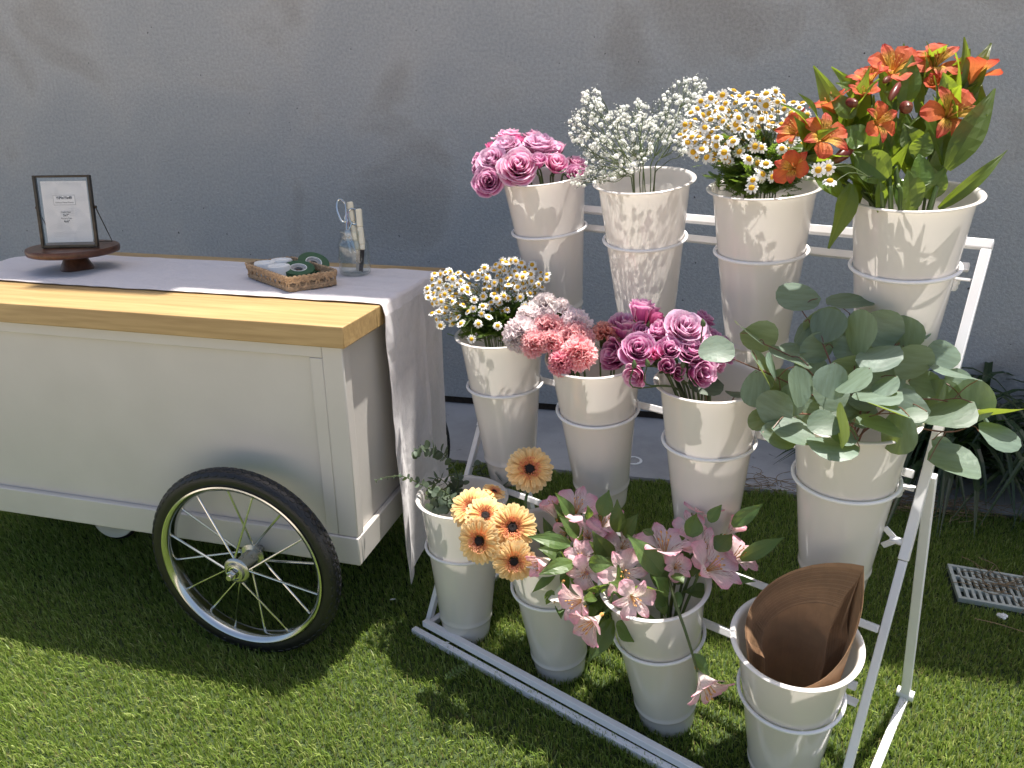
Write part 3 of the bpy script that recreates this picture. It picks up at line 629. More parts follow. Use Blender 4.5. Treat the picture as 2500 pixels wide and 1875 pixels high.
def boxr(b):
    t_ = .0011
    b.bb(bx0, bx1, -.0012, -.001, bz0, bz0+t_*1.3); b.bb(bx0, bx1, -.0012, -.001, bz1-t_*1.3, bz1)
    b.bb(bx0, bx0+t_, -.0012, -.001, bz0+t_*1.3, bz1-t_*1.3); b.bb(bx1-t_, bx1, -.0012, -.001, bz0+t_*1.3, bz1-t_*1.3)
fr('label_ground', MAT['paper'], lambda b: b.bb(bx0, bx1, -.0010, -.0007, bz0, bz1)); fr('label_border', MAT['greyink'], boxr, sharp=0)
def text(s, size, cx_, cz_, mat, name, bold=0):
    c = bpy.data.curves.new('t', 'FONT'); c.body = s; c.size = size; c.align_x = 'CENTER'; c.align_y = 'CENTER'; c.offset = bold; c.extrude = .0001
    t = bpy.data.objects.new('t', c); COL.objects.link(t); dg = bpy.context.evaluated_depsgraph_get()
    me = bpy.data.meshes.new_from_object(t.evaluated_get(dg)); bpy.data.objects.remove(t); me.materials.clear(); me.materials.append(mat)
    obj(name, me, pf, fmx @ M.Translation((cx_, -.0014, cz_)) @ M.Rotation(math.pi/2, 4, 'X'))
mx_ = x0+PW*.48
text('YiPinYin\u00ae', PW*.085, mx_, z0+PH*.727, MAT['ink'], 'lettering', .0003)
text('Deluxe Metal Frame', PW*.048, mx_, z0+PH*.652, MAT['ink'], 'lettering')
text('Frame Size', PW*.050, mx_, z0+PH*.495, MAT['ink'], 'lettering'); text('5x7"', PW*.072, mx_, z0+PH*.443, MAT['ink'], 'lettering', .0001)
text('Picture Size', PW*.050, mx_, z0+PH*.392, MAT['ink'], 'lettering'); text('4x6"', PW*.072, mx_, z0+PH*.342, MAT['ink'], 'lettering', .0001)
def lines(b):
    for k, wl in enumerate((.66, .5, .34, .33)): b.bb(x0+PW*.16, x0+PW*(.16+wl), -.0006, -.0004, z0+PH*(.165-.022*k), z0+PH*(.168-.022*k))
stuff(fr('fine_print', MAT['greyink'], lines, sharp=0))
b = MB()
tp = fmx @ V((FW/2+.002, .004, FH*.56)); tq = fmx @ V((-FW/2-.002, .004, FH*.56))
b.tube([tp, V((FW/2+.004, .085, .002)), V((-FW/2-.004, .085, .002)), tq], .0016, 6); b.build('wire_stand', MAT['darkmetal'], pf)
for p in (tp, tq):
    b = MB(); b.lathe([(0, -.003), (.004, -.003), (.004, .003), (0, .003)], 10, p, (1, 0, 0)); b.build('pivot', MAT['darkmetal'], pf)

# woven tray with rolls in it
bf, brr, blf = V((-.522, 1.827, 0)), V((-.432, 1.906, 0)), V((-.716, 1.990, 0))
bz = TZ+.002; ctr = (brr+blf)/2; ctr.z = bz
ux = (brr-bf).normalized(); uy = (blf-bf); uy = (uy-ux*uy.dot(ux)).normalized(); lx = (brr-bf).length/2; ly = (blf-bf).length/2
lx = max(lx, .066)
tray = thing('woven_tray', 'low rectangular seagrass tray with open sides on the runner', 'basket', ctr, math.atan2(ux.y, ux.x))
def rrect(hx, hy, z, r=.014, n=5):
    out = []
    for cx_, cy_, a0 in ((hx-r, hy-r, 0), (-hx+r, hy-r, 90), (-hx+r, -hy+r, 180), (hx-r, -hy+r, 270)):
        for k in range(n+1):
            a = math.radians(a0+90*k/n); out.append(V((cx_+r*math.cos(a), cy_+r*math.sin(a), z)))
    return out
def resamp(P, step):
    P = P+[P[0]]; out = []; acc = 0
    for p, q in zip(P, P[1:]):
        L_ = (q-p).length; d = (q-p)/L_ if L_ else V((0, 0, 0))
        while acc < L_: out.append((p+d*acc, d)); acc += step
        acc -= L_
    return out
def braid(b, P, r, step):                                    # plaited rope of short slanted strands
    for k, (p, d) in enumerate(resamp(P, step)):
        s = (V((0, 0, 1))*(.55 if k % 2 else -.55)+d).normalized(); c = p+rv(.0006)
        b.tube([c-s*step*.95, c-s*step*.4, c+s*step*.4, c+s*step*.95], [r*.45, r*rnd(.9, 1.1), r*rnd(.9, 1.1), r*.45], 6)
for nm, zs in (('woven_rim', (.0365, .0315, .0265)), ('woven_base', (.0045, .0095))):
    b = MB()
    for k, z in enumerate(zs): braid(b, rrect(lx+.10*(z-.02), ly+.10*(z-.02), z), .0033, .0062)
    stuff(b.build(nm, MAT['wicker'], tray))
R1, R2 = resamp(rrect(lx-.001, ly-.001, .012), .0135), resamp(rrect(lx, ly, .0255), .0135)
for k in range(len(R1)):
    p = R1[k][0]; q = R2[min(k+(k % 2), len(R2)-1)][0]
    b = MB(); b.tube([p-V((0, 0, .004)), (p+q)/2+rv(.0008), q+V((0, 0, .003))], [.0030, .0024, .0030], 6); b.build('upright_strand', MAT['wicker'], tray)
for k in range(11):
    y = -ly+.010+(2*ly-.02)*k/10
    b = MB(); b.bb(-lx+.004, lx-.004, y-.0095, y+.0095, .001+.0008*(k % 2), .0035+.0008*(k % 2)); b.build('floor_strip', MAT['wicker2'], tray, bevel=.001)
Z8 = lambda x, y: (560+x*.18083, 460+y*.18083)
def put(px, z):                                              # tray object seen at zoomed pixel px with height z
    q = at(*Z8(*px), 1); d = q-O; return O+d*((z-CH)/d.z)
wl = ['white tape roll at the left of the woven tray', 'white tape roll at the back of the tray, tallest in view', 'white tape roll nearest the tray front']
for (px, r), lb in zip((((480, 1035), .0275), ((705, 1000), .0285), ((672, 1080), .0285)), wl):
    p = put(px, bz+.036); p.z = bz+.0055; hh = .039
    b = MB(); b.lathe([(0, 0), (r-.002, 0), (r, .002), (r, hh-.003), (r-.002, hh), (r*.55, hh+.0005), (r*.5, hh-.0015), (0, hh-.0015)], 36)
    o = b.build('tape_roll', MAT['whitetape']); o.location = p; tag(o, lb, 'tape roll', 'white rolls in the tray')
for px, ax, r, lb, dz in (((935, 1100), cdir(.12, .78, .55), .040, 'dark green tape roll leaning at the front of the tray', .029), ((1135, 1020), cdir(.30, .62, .62), .041, 'dark green tape roll tipped up at the back of the tray', .033)):
    p = put(px, bz+dz); ax = ax.normalized()
    t = thing('tape_roll', lb, 'tape roll', p, 0, 'green rolls in the tray')
    b = MB(); b.lathe([(.0215, -.007), (r, -.007), (r+.0005, -.006), (r+.0005, .006), (r, .007), (.0215, .007)], 56, (0, 0, 0), ax, closed=True); b.build('tape', MAT['greentape'], t, sharp=30)
    b = MB(); b.lathe([(.0195, -.0072), (.0213, -.0072), (.0213, .0078), (.0195, .0078)], 48, (0, 0, 0), ax, closed=True); b.build('white_core', MAT['whitetape'], t)
    b = MB(); b.lathe([(.0105, -.004), (.0193, -.004), (.0193, .003), (.0105, .003)], 40, (0, 0, 0), ax, closed=True); b.build('paper_core', MAT['core'], t)

# glass jar with scissors and knives
jp = cl(-.190, .470, TZ+.001)
jar = thing('glass_jar', 'clear pressed glass jar holding scissors and knives on the runner', 'jar', jp)
b = MB(); n = 96
outp = [(0, 0), (.036, 0), (.040, .003), (.041, .008), (.0415, .02), (.0415, .078), (.040, .086), (.0345, .093), (.0335, .096), (.0345, .098), (.0335, .101), (.0340, .104), (.0335, .112), (.0340, .116), (.033, .1185)]
inp = [(.0315, .1180), (.0312, .096), (.032, .092), (.038, .085), (.0392, .077), (.0392, .012), (.036, .007), (0, .006)]
b.lathe(outp+inp, n)
for i in range(len(outp)):                                    # pressed ribs in a low band
    r, z = outp[i]
    if .003 < z < .03:
        for k in range(n): 
            v_ = V(b.v[i*n+k]); s = 1+.022*(k % 4 < 2); b.v[i*n+k] = (v_.x*s, v_.y*s, v_.z)
b.build('jar_glass', MAT['glass'], jar, sharp=60)
for an in (-.35, -1.15, -1.9, -2.7, .5, 1.3, 2.1, 2.9):       # pressed sunburst medallions
    c = V((math.cos(an), math.sin(an), 0)); t_ = V((-c.y, c.x, 0)); o_ = c*.0416+V((0, 0, .046))
    b = MB(); b.torus(o_, c, .0095, .0009, 28, 6); b.torus(o_, c, .005, .0008, 20, 6)
    b.build('medallion', MAT['glass'], jar)
dj = dep(jp+V((0, 0, .15)))
def jz(x, y, off=0): return at(*Z8(x, y), dj+off)
sc = thing('scissors', 'pair of chrome handled scissors standing in the glass jar', 'scissors', jp+V((0, 0, .008)))
def loc_(P): return [p-sc.location for p in P]
loopA = [(1500, 140), (1555, 190), (1575, 280), (1572, 390), (1548, 455), (1510, 430), (1465, 330), (1448, 240), (1465, 165)]
loopB = [(1655, 275), (1705, 290), (1745, 360), (1748, 430), (1715, 480), (1670, 478), (1625, 420), (1608, 340), (1622, 290)]
for nm, lp, off in (('handle_ring', loopA, 0), ('handle_ring', loopB, .006)):
    P = [jz(x, y, off) for x, y in lp]; C_ = crom(P+[P[0]], 4)[:-1]
    b = MB(); b.tube(loc_(C_), .0028, 8, closed=True); b.build(nm, MAT['chrome'], sc)
for st, mid, en, off in (((1572, 300), (1590, 560), (1720, 900), .0), ((1650, 470), (1585, 585), (1640, 900), .006)):
    P = [jz(*st, off), jz((st[0]+mid[0])/2+6, (st[1]+mid[1])/2, off), jz(*mid, off)]; en_ = jz(*en, off+.002)
    b = MB(); b.tube(loc_(crom(P, 5)), [.0030]*6+[.0040]*5, 8); b.build('shank', MAT['chrome'], sc)
    b = MB(); d = (en_-P[2]); q = P[2]+d*.92; x_ = d.cross(CF).normalized()
    b.add(loc_([P[2]-x_*.006, P[2]+x_*.006, q+x_*.0015, q-x_*.001, P[2]-x_*.005+CF*.0022, P[2]+x_*.005+CF*.0022, q+x_*.001+CF*.001, q-x_*.0006+CF*.001]), [(0, 1, 2, 3), (7, 6, 5, 4), (0, 4, 5, 1), (1, 5, 6, 2), (2, 6, 7, 3), (3, 7, 4, 0)])
    b.build('blade', MAT['steel'], sc, sharp=20)
b = MB(); b.lathe([(.0045, -.003), (.005, 0), (.004, .0015), (0, .002)], 14, jz(1600, 640, -.004)-sc.location, -CF); b.build('pivot_screw', MAT['steel'], sc)
for lb, P, w_, off in (('cream handled knife with the wider squared handle in the jar', [(1625, 180), (1660, 450), (1715, 720), (1740, 840)], .0085, .012), ('cream handled knife with the rounder handle, right side of the jar', [(1745, 275), (1765, 520), (1795, 760), (1797, 830)], .0080, -.004)):
    pts = [jz(x, y, off) for x, y in P]; k = thing('floral_knife', lb, 'knife', jp+V((0, 0, .009)), 0, 'cream handled knives in the jar')
    b = MB(); lp = [p-k.location for p in pts]
    for i in range(2): b.bar(lp[i], lp[i+1]+(lp[i+1]-lp[i])*.02, w_*2*(1-.04*i), .011, CF)
    b.bar(lp[2]-(lp[2]-lp[1])*.02, lp[3], w_*1.7, .010, CF); b.build('handle', MAT['cream'], k, bevel=.0035)
    d = (lp[3]-lp[2]).normalized(); q0 = lp[3]; q1 = q0+(V((jp.x, jp.y, 0))-V((q0.x+k.location.x, q0.y+k.location.y, 0)))*.35+V((0, 0, -(q0.z)+.002))
    b = MB(); b.bar(q0-d*.002, q1, .011, .0016, CF); b.build('blade', MAT['steel'] if off > 0 else MAT['black'], k)

# ------------------------------------------------------------------ flowers: stems and leaves
def stem_path(k, P, d, over=None):                            # from a bloom at P (axis d) down through the mouth of bucket k to its bottom
    c, tv, mx = BK[k]; up = -tv; rel = P-c; h = rel.dot(up); rr = rel-up*h
    R_ = rr.length; rh = rr/R_ if R_ > 1e-6 else RU
    if R_ > .088 and h < .06: E = c+rh*.086+up*.014
    else: E = c+rh*min(R_*.62, .070)-up*.01
    B = c+tv*.34+rh*rnd(-.01, .025)+rv(.012)
    q = P-d*min(.045, max(.012, (P-E).length*.4))
    return [P, q, E, c+tv*.15+rh*.03*min(1, R_/.08)+rv(.006), B]
def add_stem(t, pts, r0, r1, mat, name='stem', n=7):
    C_ = crom(pts, 5); m = len(C_); b = MB(); b.tube([p-t.location for p in C_], [r0+(r1-r0)*i/(m-1) for i in range(m)], n)
    return b.build(name, mat, t)
def leafmesh(base, tip, w, nrm, bend=.0, fold=.25, twist=0, shape='lance', n=7, m=4):
    base, tip = V(base), V(tip); d = tip-base; L_ = d.length; d.normalize(); nrm = (nrm-d*nrm.dot(d)).normalized(); x = d.cross(nrm)
    P = []; A = []
    s0 = rnd(0, 9)
    for i in range(n+1):
        t = i/n
        if shape == 'lance': ww = (math.sin(math.pi*min(1, t*.94+.06)**.78))**1.12 if t < 1 else 0
        else: ww = 1
        ww = max(ww, .04)*w/2
        ang = twist*(t-.2); xx = x*math.cos(ang)+nrm*math.sin(ang); nn = nrm*math.cos(ang)-x*math.sin(ang)
        c = base+d*L_*t+nrm*(bend*L_*4*t*(1-t))
        row = []
        for j in range(m+1):
            s = 2*j/m-1
            row.append(c+xx*ww*s+nn*(fold*ww*abs(s)+.10*w*math.sin(t*9+s0+s*2)*abs(s)*.5)); A.append((t, s, s0))
        P.append(row)
    b = MB(); b.grid(P, A); return b
def add_leaf(t, base, tip, w, nrm, mat, **k):
    b = leafmesh(base-t.location, tip-t.location, w, nrm, **k); return b.build('leaf', mat, t, sharp=0)

# ---- roses: petals shared between flowers, one object each
def rose_petals(seed, openness, npet):
    rs = random.Random(seed); out = []
    for k in range(npet):
        q = (k+.5)/npet; ph = k*2.39996+rs.uniform(-.2, .2)
        rb = .05+.10*q; rm = .09+(.30+.42*openness)*q**.9; ht = .62-.50*openness*q**1.6+rs.uniform(-.04, .04)
        half = (1.25-.45*q)*rs.uniform(.9, 1.1); curl = (.05+.30*q*openness)*rs.uniform(.7, 1.3); z0 = -.42+.02*q
        P = []; A = []
        ni, nj = 6, 6; f1, f2 = rs.uniform(0, 6), rs.uniform(0, 6)
        for i in range(ni+1):
            t = i/ni
            for j in range(nj+1):
                s = 2*j/nj-1; te = t*(1-.20*abs(s)**2.6)
                r = rb+(rm-rb)*math.sin(min(1, te*1.15)*math.pi/2)**.8+curl*max(0, te-.62)**1.35*3.0
                z = z0+(ht-z0)*te-(.55*curl)*max(0, te-.80)*3.0*(.6+.4*openness)
                r += .045*s*(1-.3*q)+.022*math.sin(5*s+f1+3*t)*t*q; z += .030*math.sin(6*s+f2)*t*t
                if i == ni and j == nj//2: r += .03*q; z += .02          # small point at the tip
                a = ph+s*half*(.55+.45*math.sin(min(1, te*1.2)*math.pi/2))
                P.append(V((r*math.cos(a), r*math.sin(a), z))); A.append((t, s, seed+k*.37))
        b = MB(); m = nj+1
        b.add(P, [(i*m+j, i*m+j+1, (i+1)*m+j+1, (i+1)*m+j) for i in range(ni) for j in range(nj)], A); out.append(b)
    return out
_rc = {}
def rose_set(mat, kind):
    key = (mat, kind)
    if key not in _rc:
        sd, op, n_ = dict(open=(3, 1.0, 30), openb=(11, .88, 32), half=(5, .5, 18), bud=(8, .14, 10))[kind]
        _rc[key] = [b.mesh('petal', G[mat], 0) for b in rose_petals(sd, op, n_)]
    return _rc[key]
sepal_b = MB()
for k in range(5):
    a = 2*math.pi*k/5; x = V((math.cos(a), math.sin(a), 0))
    lb = leafmesh(x*.05+V((0, 0, -.42)), x*.42+V((0, 0, -.22+.3*(k % 2))), .2, (V((0, 0, 1))-x*.3), bend=-.15, n=4, m=2); sepal_b.add(lb.v, lb.f, lb.a)
sepal_b.lathe([(.0, -.58), (.07, -.56), (.11, -.48), (.10, -.42), (0, -.40)], 10)
sepal_me = sepal_b.mesh('calyx', G['rosestem'], 0)
def rose(k, X, Y, dia, n_, kind, mat, label, dd=0.0, grp='roses'):
    c = BK[k][0]; d = dep(c)+dd; P = at(X, Y, d); ax = cdir(*n_)
    unit = dict(open=1.38, openb=1.26, half=.94, bud=.80)[kind]              # template diameter
    s = dia*d/FPX/unit; base = P-ax*(.15*s)
    t = thing('rose', label, 'rose', base, 0, grp)
    mx = frame_mx((0, 0, 0), ax, None, s) @ M.Rotation(rnd(0, 6), 4, 'Z')
    for me in rose_set(mat, kind): obj('petal', me, t, mx @ M.Rotation(rnd(-.16, .16), 4, 'Z') @ M.Rotation(rnd(-.09, .09), 4, 'X') @ M.Rotation(rnd(-.09, .09), 4, 'Y') @ M.Scale(rnd(.93, 1.07), 4))
    obj('calyx', sepal_me, t, mx)
    pts = stem_path(k, base-ax*.52*s, ax); add_stem(t, pts, .0019, .0026, G['rosestem'])
    if kind != 'bud':
        C_ = crom(pts, 5); q = C_[7]; o_ = (V((rnd(-1, 1), rnd(-1, 1), .3))).normalized()
        add_leaf(t, q, q+o_*.042, .022, V((0, 0, 1)), G['roseleaf'], n=5, m=2)
ZA = lambda x, y: (1130+x*.16272, 290+y*.16272)
for (x, y, dia, n_, kind, mat, dd, lb) in (
  (830, 710, 455, (0, .22, .97), 'open', 'rose', -.075, 'wide open lavender rose with a deep dark centre, largest of its bunch'),
  (430, 615, 330, (-.35, .35, .87), 'openb', 'rosel', -.045, 'open ruffled lavender rose at the left shoulder of the bunch'),
  (1160, 395, 420, (.05, .78, .62), 'openb', 'rosel', -.02, 'pale rimmed lavender rose sitting high right of the bunch'),
  (640, 395, 310, (-.2, .65, .73), 'openb', 'rosel', -.02, 'ruffled pale rose just above the deep centred rose'),
  (380, 945, 330, (-.12, -.02, .99), 'openb', 'roseb', -.055, 'dull shaded rose hanging over the bucket rim, lowest of its bunch'),
  (700, 265, 350, (0, .93, .37), 'open', 'rose', .03, 'bright pink rose seen edge on at the top of the bunch'),
  (1070, 270, 270, (.1, .93, .35), 'openb', 'rose', .035, 'ruffled rose at the back behind the pale rimmed rose'),
  (830, 340, 170, (0, .85, .5), 'half', 'bud', .0, 'hot pink half closed rose wedged between two pale roses'),
  (1130, 630, 190, (0, .66, .75), 'half', 'roseb', -.07, 'closed rose with a curled spiral tip right of the deep centred rose'),
  (1395, 680, 255, (.1, .5, .86), 'half', 'rose', -.05, 'half open cup shaped rose above the front rim'),
  (1440, 440, 165, (.22, .93, .3), 'bud', 'rose', .01, 'small upright rosebud at the right edge of the bunch'),
  (1690, 670, 260, (.15, .72, .68), 'openb', 'rose', .02, 'pink rose half covered by gypsophila, upper one of the pair'),
  (1700, 860, 230, (.1, .4, .9), 'half', 'roseb', -.01, 'pink rose half covered by gypsophila, lower one of the pair'),
  (235, 615, 165, (-.75, .35, .56), 'half', 'roseb', -.005, 'small dark rose peeping out at the far left of the bunch'),
  (215, 750, 130, (-.85, .0, .53), 'half', 'roseb', -.02, 'small rose at the left just above the hanging shaded rose'),
  (430, 440, 150, (-.1, .9, .4), 'bud', 'bud', .02, 'hot pink bud poking up behind the left shoulder rose')):
    rose((0, 2), *ZA(x, y), dia*.16272, n_, kind, mat, lb, dd, 'lavender roses beside the gypsophila')
ZB_ = lambda x, y: (1220+x*.27125, 700+y*.27125)
for (k, x, y, dia, n_, kind, mat, dd, lb) in (
  ((2, 1), 1245, 560, 235, (-.05, .4, .92), 'openb', 'roseb', -.03, 'open mauve rose at the left front of the mauve bunch'),
  ((2, 1), 1675, 375, 320, (.08, .5, .86), 'open', 'rosel', -.04, 'large faded lilac rose crowning the mauve bunch'),
  ((2, 1), 1735, 580, 235, (0, .6, .8), 'openb', 'roseb', -.055, 'mauve rose directly under the large faded lilac one'),
  ((2, 1), 1525, 570, 165, (-.1, .42, .9), 'half', 'roseb', -.055, 'half open dark centred rose left below the large lilac one'),
  ((2, 1), 1450, 395, 175, (-.5, .7, .5), 'half', 'roseb', -.01, 'closed mauve rose leaning left beside the large lilac one'),
  ((2, 1), 1290, 215, 205, (.2, .93, .3), 'half', 'roseb', .03, 'tall mauve cone of a rose standing highest of the mauve bunch'),
  ((2, 1), 1375, 290, 150, (.35, .9, .25), 'bud', 'bud', .015, 'hot pink bud with green sepals beside the tallest mauve rose'),
  ((1, 1), 1130, 350, 205, (0, .85, .5), 'half', 'rose', .02, 'rose pink flower at the right of the salmon carnation'),
  ((1, 1), 1050, 610, 235, (-.8, .15, .58), 'half', 'roseb', -.01, 'mauve rose turned left at the inner side of the carnation bucket'),
  ((2, 1), 1222, 800, 165, (-.55, -.4, .73), 'half', 'rose', -.04, 'pink rose hanging down outside the rim on the left'),
  ((2, 1), 1500, 725, 145, (-.1, .2, .97), 'bud', 'roseb', -.06, 'closed mauve bud low above the dark bucket mouth'),
  ((2, 1), 1800, 765, 215, (.4, -.1, .9), 'half', 'roseb', -.06, 'mauve rose facing down right above the bucket mouth'),
  ((2, 1), 1410, 610, 105, (0, .5, .86), 'bud', 'bud', -.05, 'tiny pink bud between two open mauve roses'),
  ((2, 1), 1900, 470, 160, (.55, .55, .62), 'half', 'roseb', .0, 'mauve rose beside the pale eucalyptus leaf'),
  ((2, 1), 1595, 775, 130, (0, .05, 1), 'bud', 'roseb', -.055, 'small mauve bud at the bottom middle of the mauve bunch'),
  ((2, 1), 1835, 295, 140, (.5, .8, .33), 'half', 'roseb', .03, 'shadowed mauve rose behind the large faded lilac one'),
  ((2, 1), 2000, 590, 190, (.7, .3, .65), 'half', 'roseb', .0, 'mauve rose mostly hidden behind the pale eucalyptus leaf'),
  ((2, 1), 1290, 410, 150, (-.1, .4, .9), 'half', 'roseb', .02, 'dark mauve rose deep inside the left of the mauve bunch'),
  ((2, 1), 1955, 710, 110, (.5, -.4, .77), 'bud', 'rose', -.02, 'drooping pink bud under the pale eucalyptus leaf'),
  ((2, 1), 1410, 490, 120, (0, .3, .95), 'half', 'roseb', .0, 'mauve rosette in the middle of the mauve bunch')):
    rose(k, *ZB_(x, y), dia*.27125, n_, kind, mat, lb, dd, 'mauve roses of the middle row')
for x, y, s_, lb in ((1330, 690, 62, 'green rosebud on a thin stalk at the lower left of the mauve roses'), (1650, 700, 62, 'green rosebud standing before the lowest mauve roses'), (1210, 700, 60, 'green rosebud under the leftmost open mauve rose'), (1830, 330, 60, 'green rosebud beside the large faded lilac rose')):   # green unopened buds on thin stalks
    c = BK[2, 1][0]; d = dep(c)-.07; P = at(*ZB_(x, y), d); r = s_*.27125*d/FPX/2
    t = thing('rosebud', lb, 'rosebud', P, 0, 'green rosebuds among mauve roses')
    b = MB(); b.lathe([(0, -1.1*r), (.6*r, -.9*r), (.85*r, -.2*r), (.6*r, .6*r), (.15*r, 1.5*r), (0, 1.6*r)], 10, (0, 0, 0), cdir(rnd(-.3, .3), .9, .3)); b.build('bud', G['rosestem'], t)
    add_stem(t, stem_path((2, 1), P, V((0, 0, 1))), .0013, .0018, G['rosestem'])

# ---- carnations
def carn_bloom(seed):
    rs = random.Random(seed); b = MB()
    for k in range(46):
        q = (k+.5)/46; ph = k*2.39996; el = math.radians(84-98*q**1.1+rs.uniform(-7, 7)); Lp = (.80+.22*q)*rs.uniform(.85, 1.1); wd = .78*rs.uniform(.8, 1.15)
        d = V((math.cos(ph)*math.cos(el), math.sin(ph)*math.cos(el), math.sin(el))); side = V((-math.sin(ph), math.cos(ph), 0)); nn = d.cross(side)
        f = rs.uniform(0, 6); P = []; A = []; nj = 8
        for i, t in enumerate((0, .45, .75, 1.0)):
            for j in range(nj+1):
                s = 2*j/nj-1; w_ = wd*(.12+.88*t**1.2); ruff = .16*t**2*math.sin(s*6.5+f)+.05*t*math.sin(s*15+2*f)
                r = Lp*(t*(1-.13*s*s)) + (.055*((j % 2)*2-1) if t == 1 else 0)
                P.append(d*r+side*w_*s*.5+nn*ruff+V((0, 0, -.25))); A.append((t, s, seed+k*.3))
        m = nj+1; b.add(P, [(i*m+j, i*m+j+1, (i+1)*m+j+1, (i+1)*m+j) for i in range(3) for j in range(nj)], A)
    return b
_cc = {}
cal = MB(); cal.lathe([(0, -1.15), (.13, -1.12), (.22, -.9), (.27, -.55), (.33, -.30), (.30, -.26)], 12)
cal_me = cal.mesh('calyx', G['stem'])
for (x, y, dia, n_, mat, dd, lb) in (
  (405, 130, 250, (-.05, .88, .45), 'whitecarn', .04, 'white carnation with faint pink, tallest at the back of the carnation bucket'),
  (565, 150, 165, (.25, .9, .3), 'whitecarn', .05, 'small white carnation at the back right with its green calyx showing'),
  (165, 400, 290, (-.45, .4, .8), 'purplecarn', -.015, 'large white carnation with purple edges at the left of the bunch'),
  (215, 215, 150, (-.4, .8, .4), 'whitecarn', .03, 'white carnation between the tallest one and the purple edged one'),
  (390, 250, 215, (-.1, .8, .6), 'purplecarn', .02, 'purple tinged white carnation in the second line of the bunch'),
  (690, 280, 255, (.12, .85, .5), 'purplecarn', .02, 'white carnation with purple streaked centre at the right of the white ones'),
  (440, 320, 240, (0, .8, .6), 'coral', -.005, 'coral carnation behind the front coral flowers'),
  (285, 505, 215, (-.45, .15, .88), 'coral', -.04, 'coral carnation turned left over the rim'),
  (465, 470, 195, (-.05, .45, .9), 'coral', -.045, 'coral carnation in the middle of the coral group'),
  (690, 425, 290, (.1, .65, .76), 'coral', -.02, 'broad coral carnation behind the frilled front one'),
  (725, 590, 275, (.15, .15, .98), 'coral', -.065, 'big frilled coral carnation facing forward at the front of the bunch'),
  (540, 690, 190, (-.2, -.1, .97), 'rosecarn', -.065, 'dark rose pink carnation just above the bucket rim'),
  (945, 375, 230, (.05, .95, .3), 'salmon', .02, 'salmon carnation standing apart on its bare stem'),
  (105, 490, 150, (-.5, -.1, .86), 'whitecarn', -.02, 'white carnation low at the left under the purple edged one')):
    X, Y = ZB_(x, y); d = dep(BK[1, 1][0])+dd; P = at(X, Y, d); ax = cdir(*n_); s = dia*.27125*d/FPX/1.55
    if mat not in _cc: _cc[mat] = carn_bloom(len(_cc)+2).mesh('bloom', G[mat], 0)
    t = thing('carnation', lb, 'carnation', P-ax*.2*s, 0, 'carnations of the middle row')
    mx = frame_mx((0, 0, 0), ax, None, s) @ M.Rotation(rnd(0, 6), 4, 'Z'); obj('bloom', _cc[mat], t, mx); obj('calyx', cal_me, t, mx)
    pts = stem_path((1, 1), t.location-ax*1.1*s, ax); add_stem(t, pts, .0019, .0022, G['stem'])
    C_ = crom(pts, 5)
    for q in (6, 8):
        p = C_[q]; add_leaf(t, p, p+V((rnd(-1, 1), rnd(-1, 1), .4)).normalized()*.045, .005, V((0, 0, 1)), G['stem'], bend=.2, n=5, m=2)

# ---- gerberas
def gpetal(seed, L_, w_, lift):
    rs = random.Random(seed); P = []; A = []; f = rs.uniform(0, 6)
    for i in range(7):
        t = i/6; ww = w_*(.45+.75*t-.25*t*t)*(1 if t < .8 else (1-((t-.8)/.2)**2*.72))
        for j in range(5):
            s = 2*j/4-1; z = lift*math.sin(t*math.pi*.6)-.10*t*t+.035*abs(s)*(1 if j % 2 else .4)+.012*math.sin(t*7+f)
            P.append(V((.25+(L_-.25)*t, ww*s*.5, z))); A.append((t, s, seed*.31))
    b = MB(); b.add(P, [(i*5+j, i*5+j+1, (i+1)*5+j+1, (i+1)*5+j) for i in range(6) for j in range(4)], A); return b.mesh('petal', G['gerb'], 0)
gp = [gpetal(i, 1.0+.03*(i % 3), .32, .05+.03*(i % 2)) for i in range(5)]; gq = [gpetal(20+i, .86, .25, .13) for i in range(4)]
b = MB()
for k in range(150):                                           # ring of short florets round the eye
    q = rnd(0, 1); a = k*2.39996; r = .16+.26*q; d = V((math.cos(a), math.sin(a), 0)); s_ = V((-d.y, d.x, 0)); h = .10+.06*q; l = .055+.06*q
    p = d*r+V((0, 0, .07)); b.add([p-s_*.013, p+s_*.013, p+d*l+s_*.018+V((0, 0, h)), p+d*l-s_*.018+V((0, 0, h))], [(0, 1, 2, 3)], [(0, -1, k), (0, 1, k), (1, 1, k), (1, -1, k)])
gring_me = b.mesh('floret_ring', G['gring'], 0)
b = MB(); b.lathe([(.20, .05), (.19, .11), (.13, .15), (.05, .125), (0, .12)], 24); gdark_me = b.mesh('dark_eye', G['gdark'])
b = MB(); b.lathe([(.02, -.34), (.10, -.32), (.24, -.16), (.36, .0), (.30, .02)], 16); gcal_me = b.mesh('calyx', G['stem'])
ZG = lambda x, y: (900+x*.24108, 1050+y*.24108)
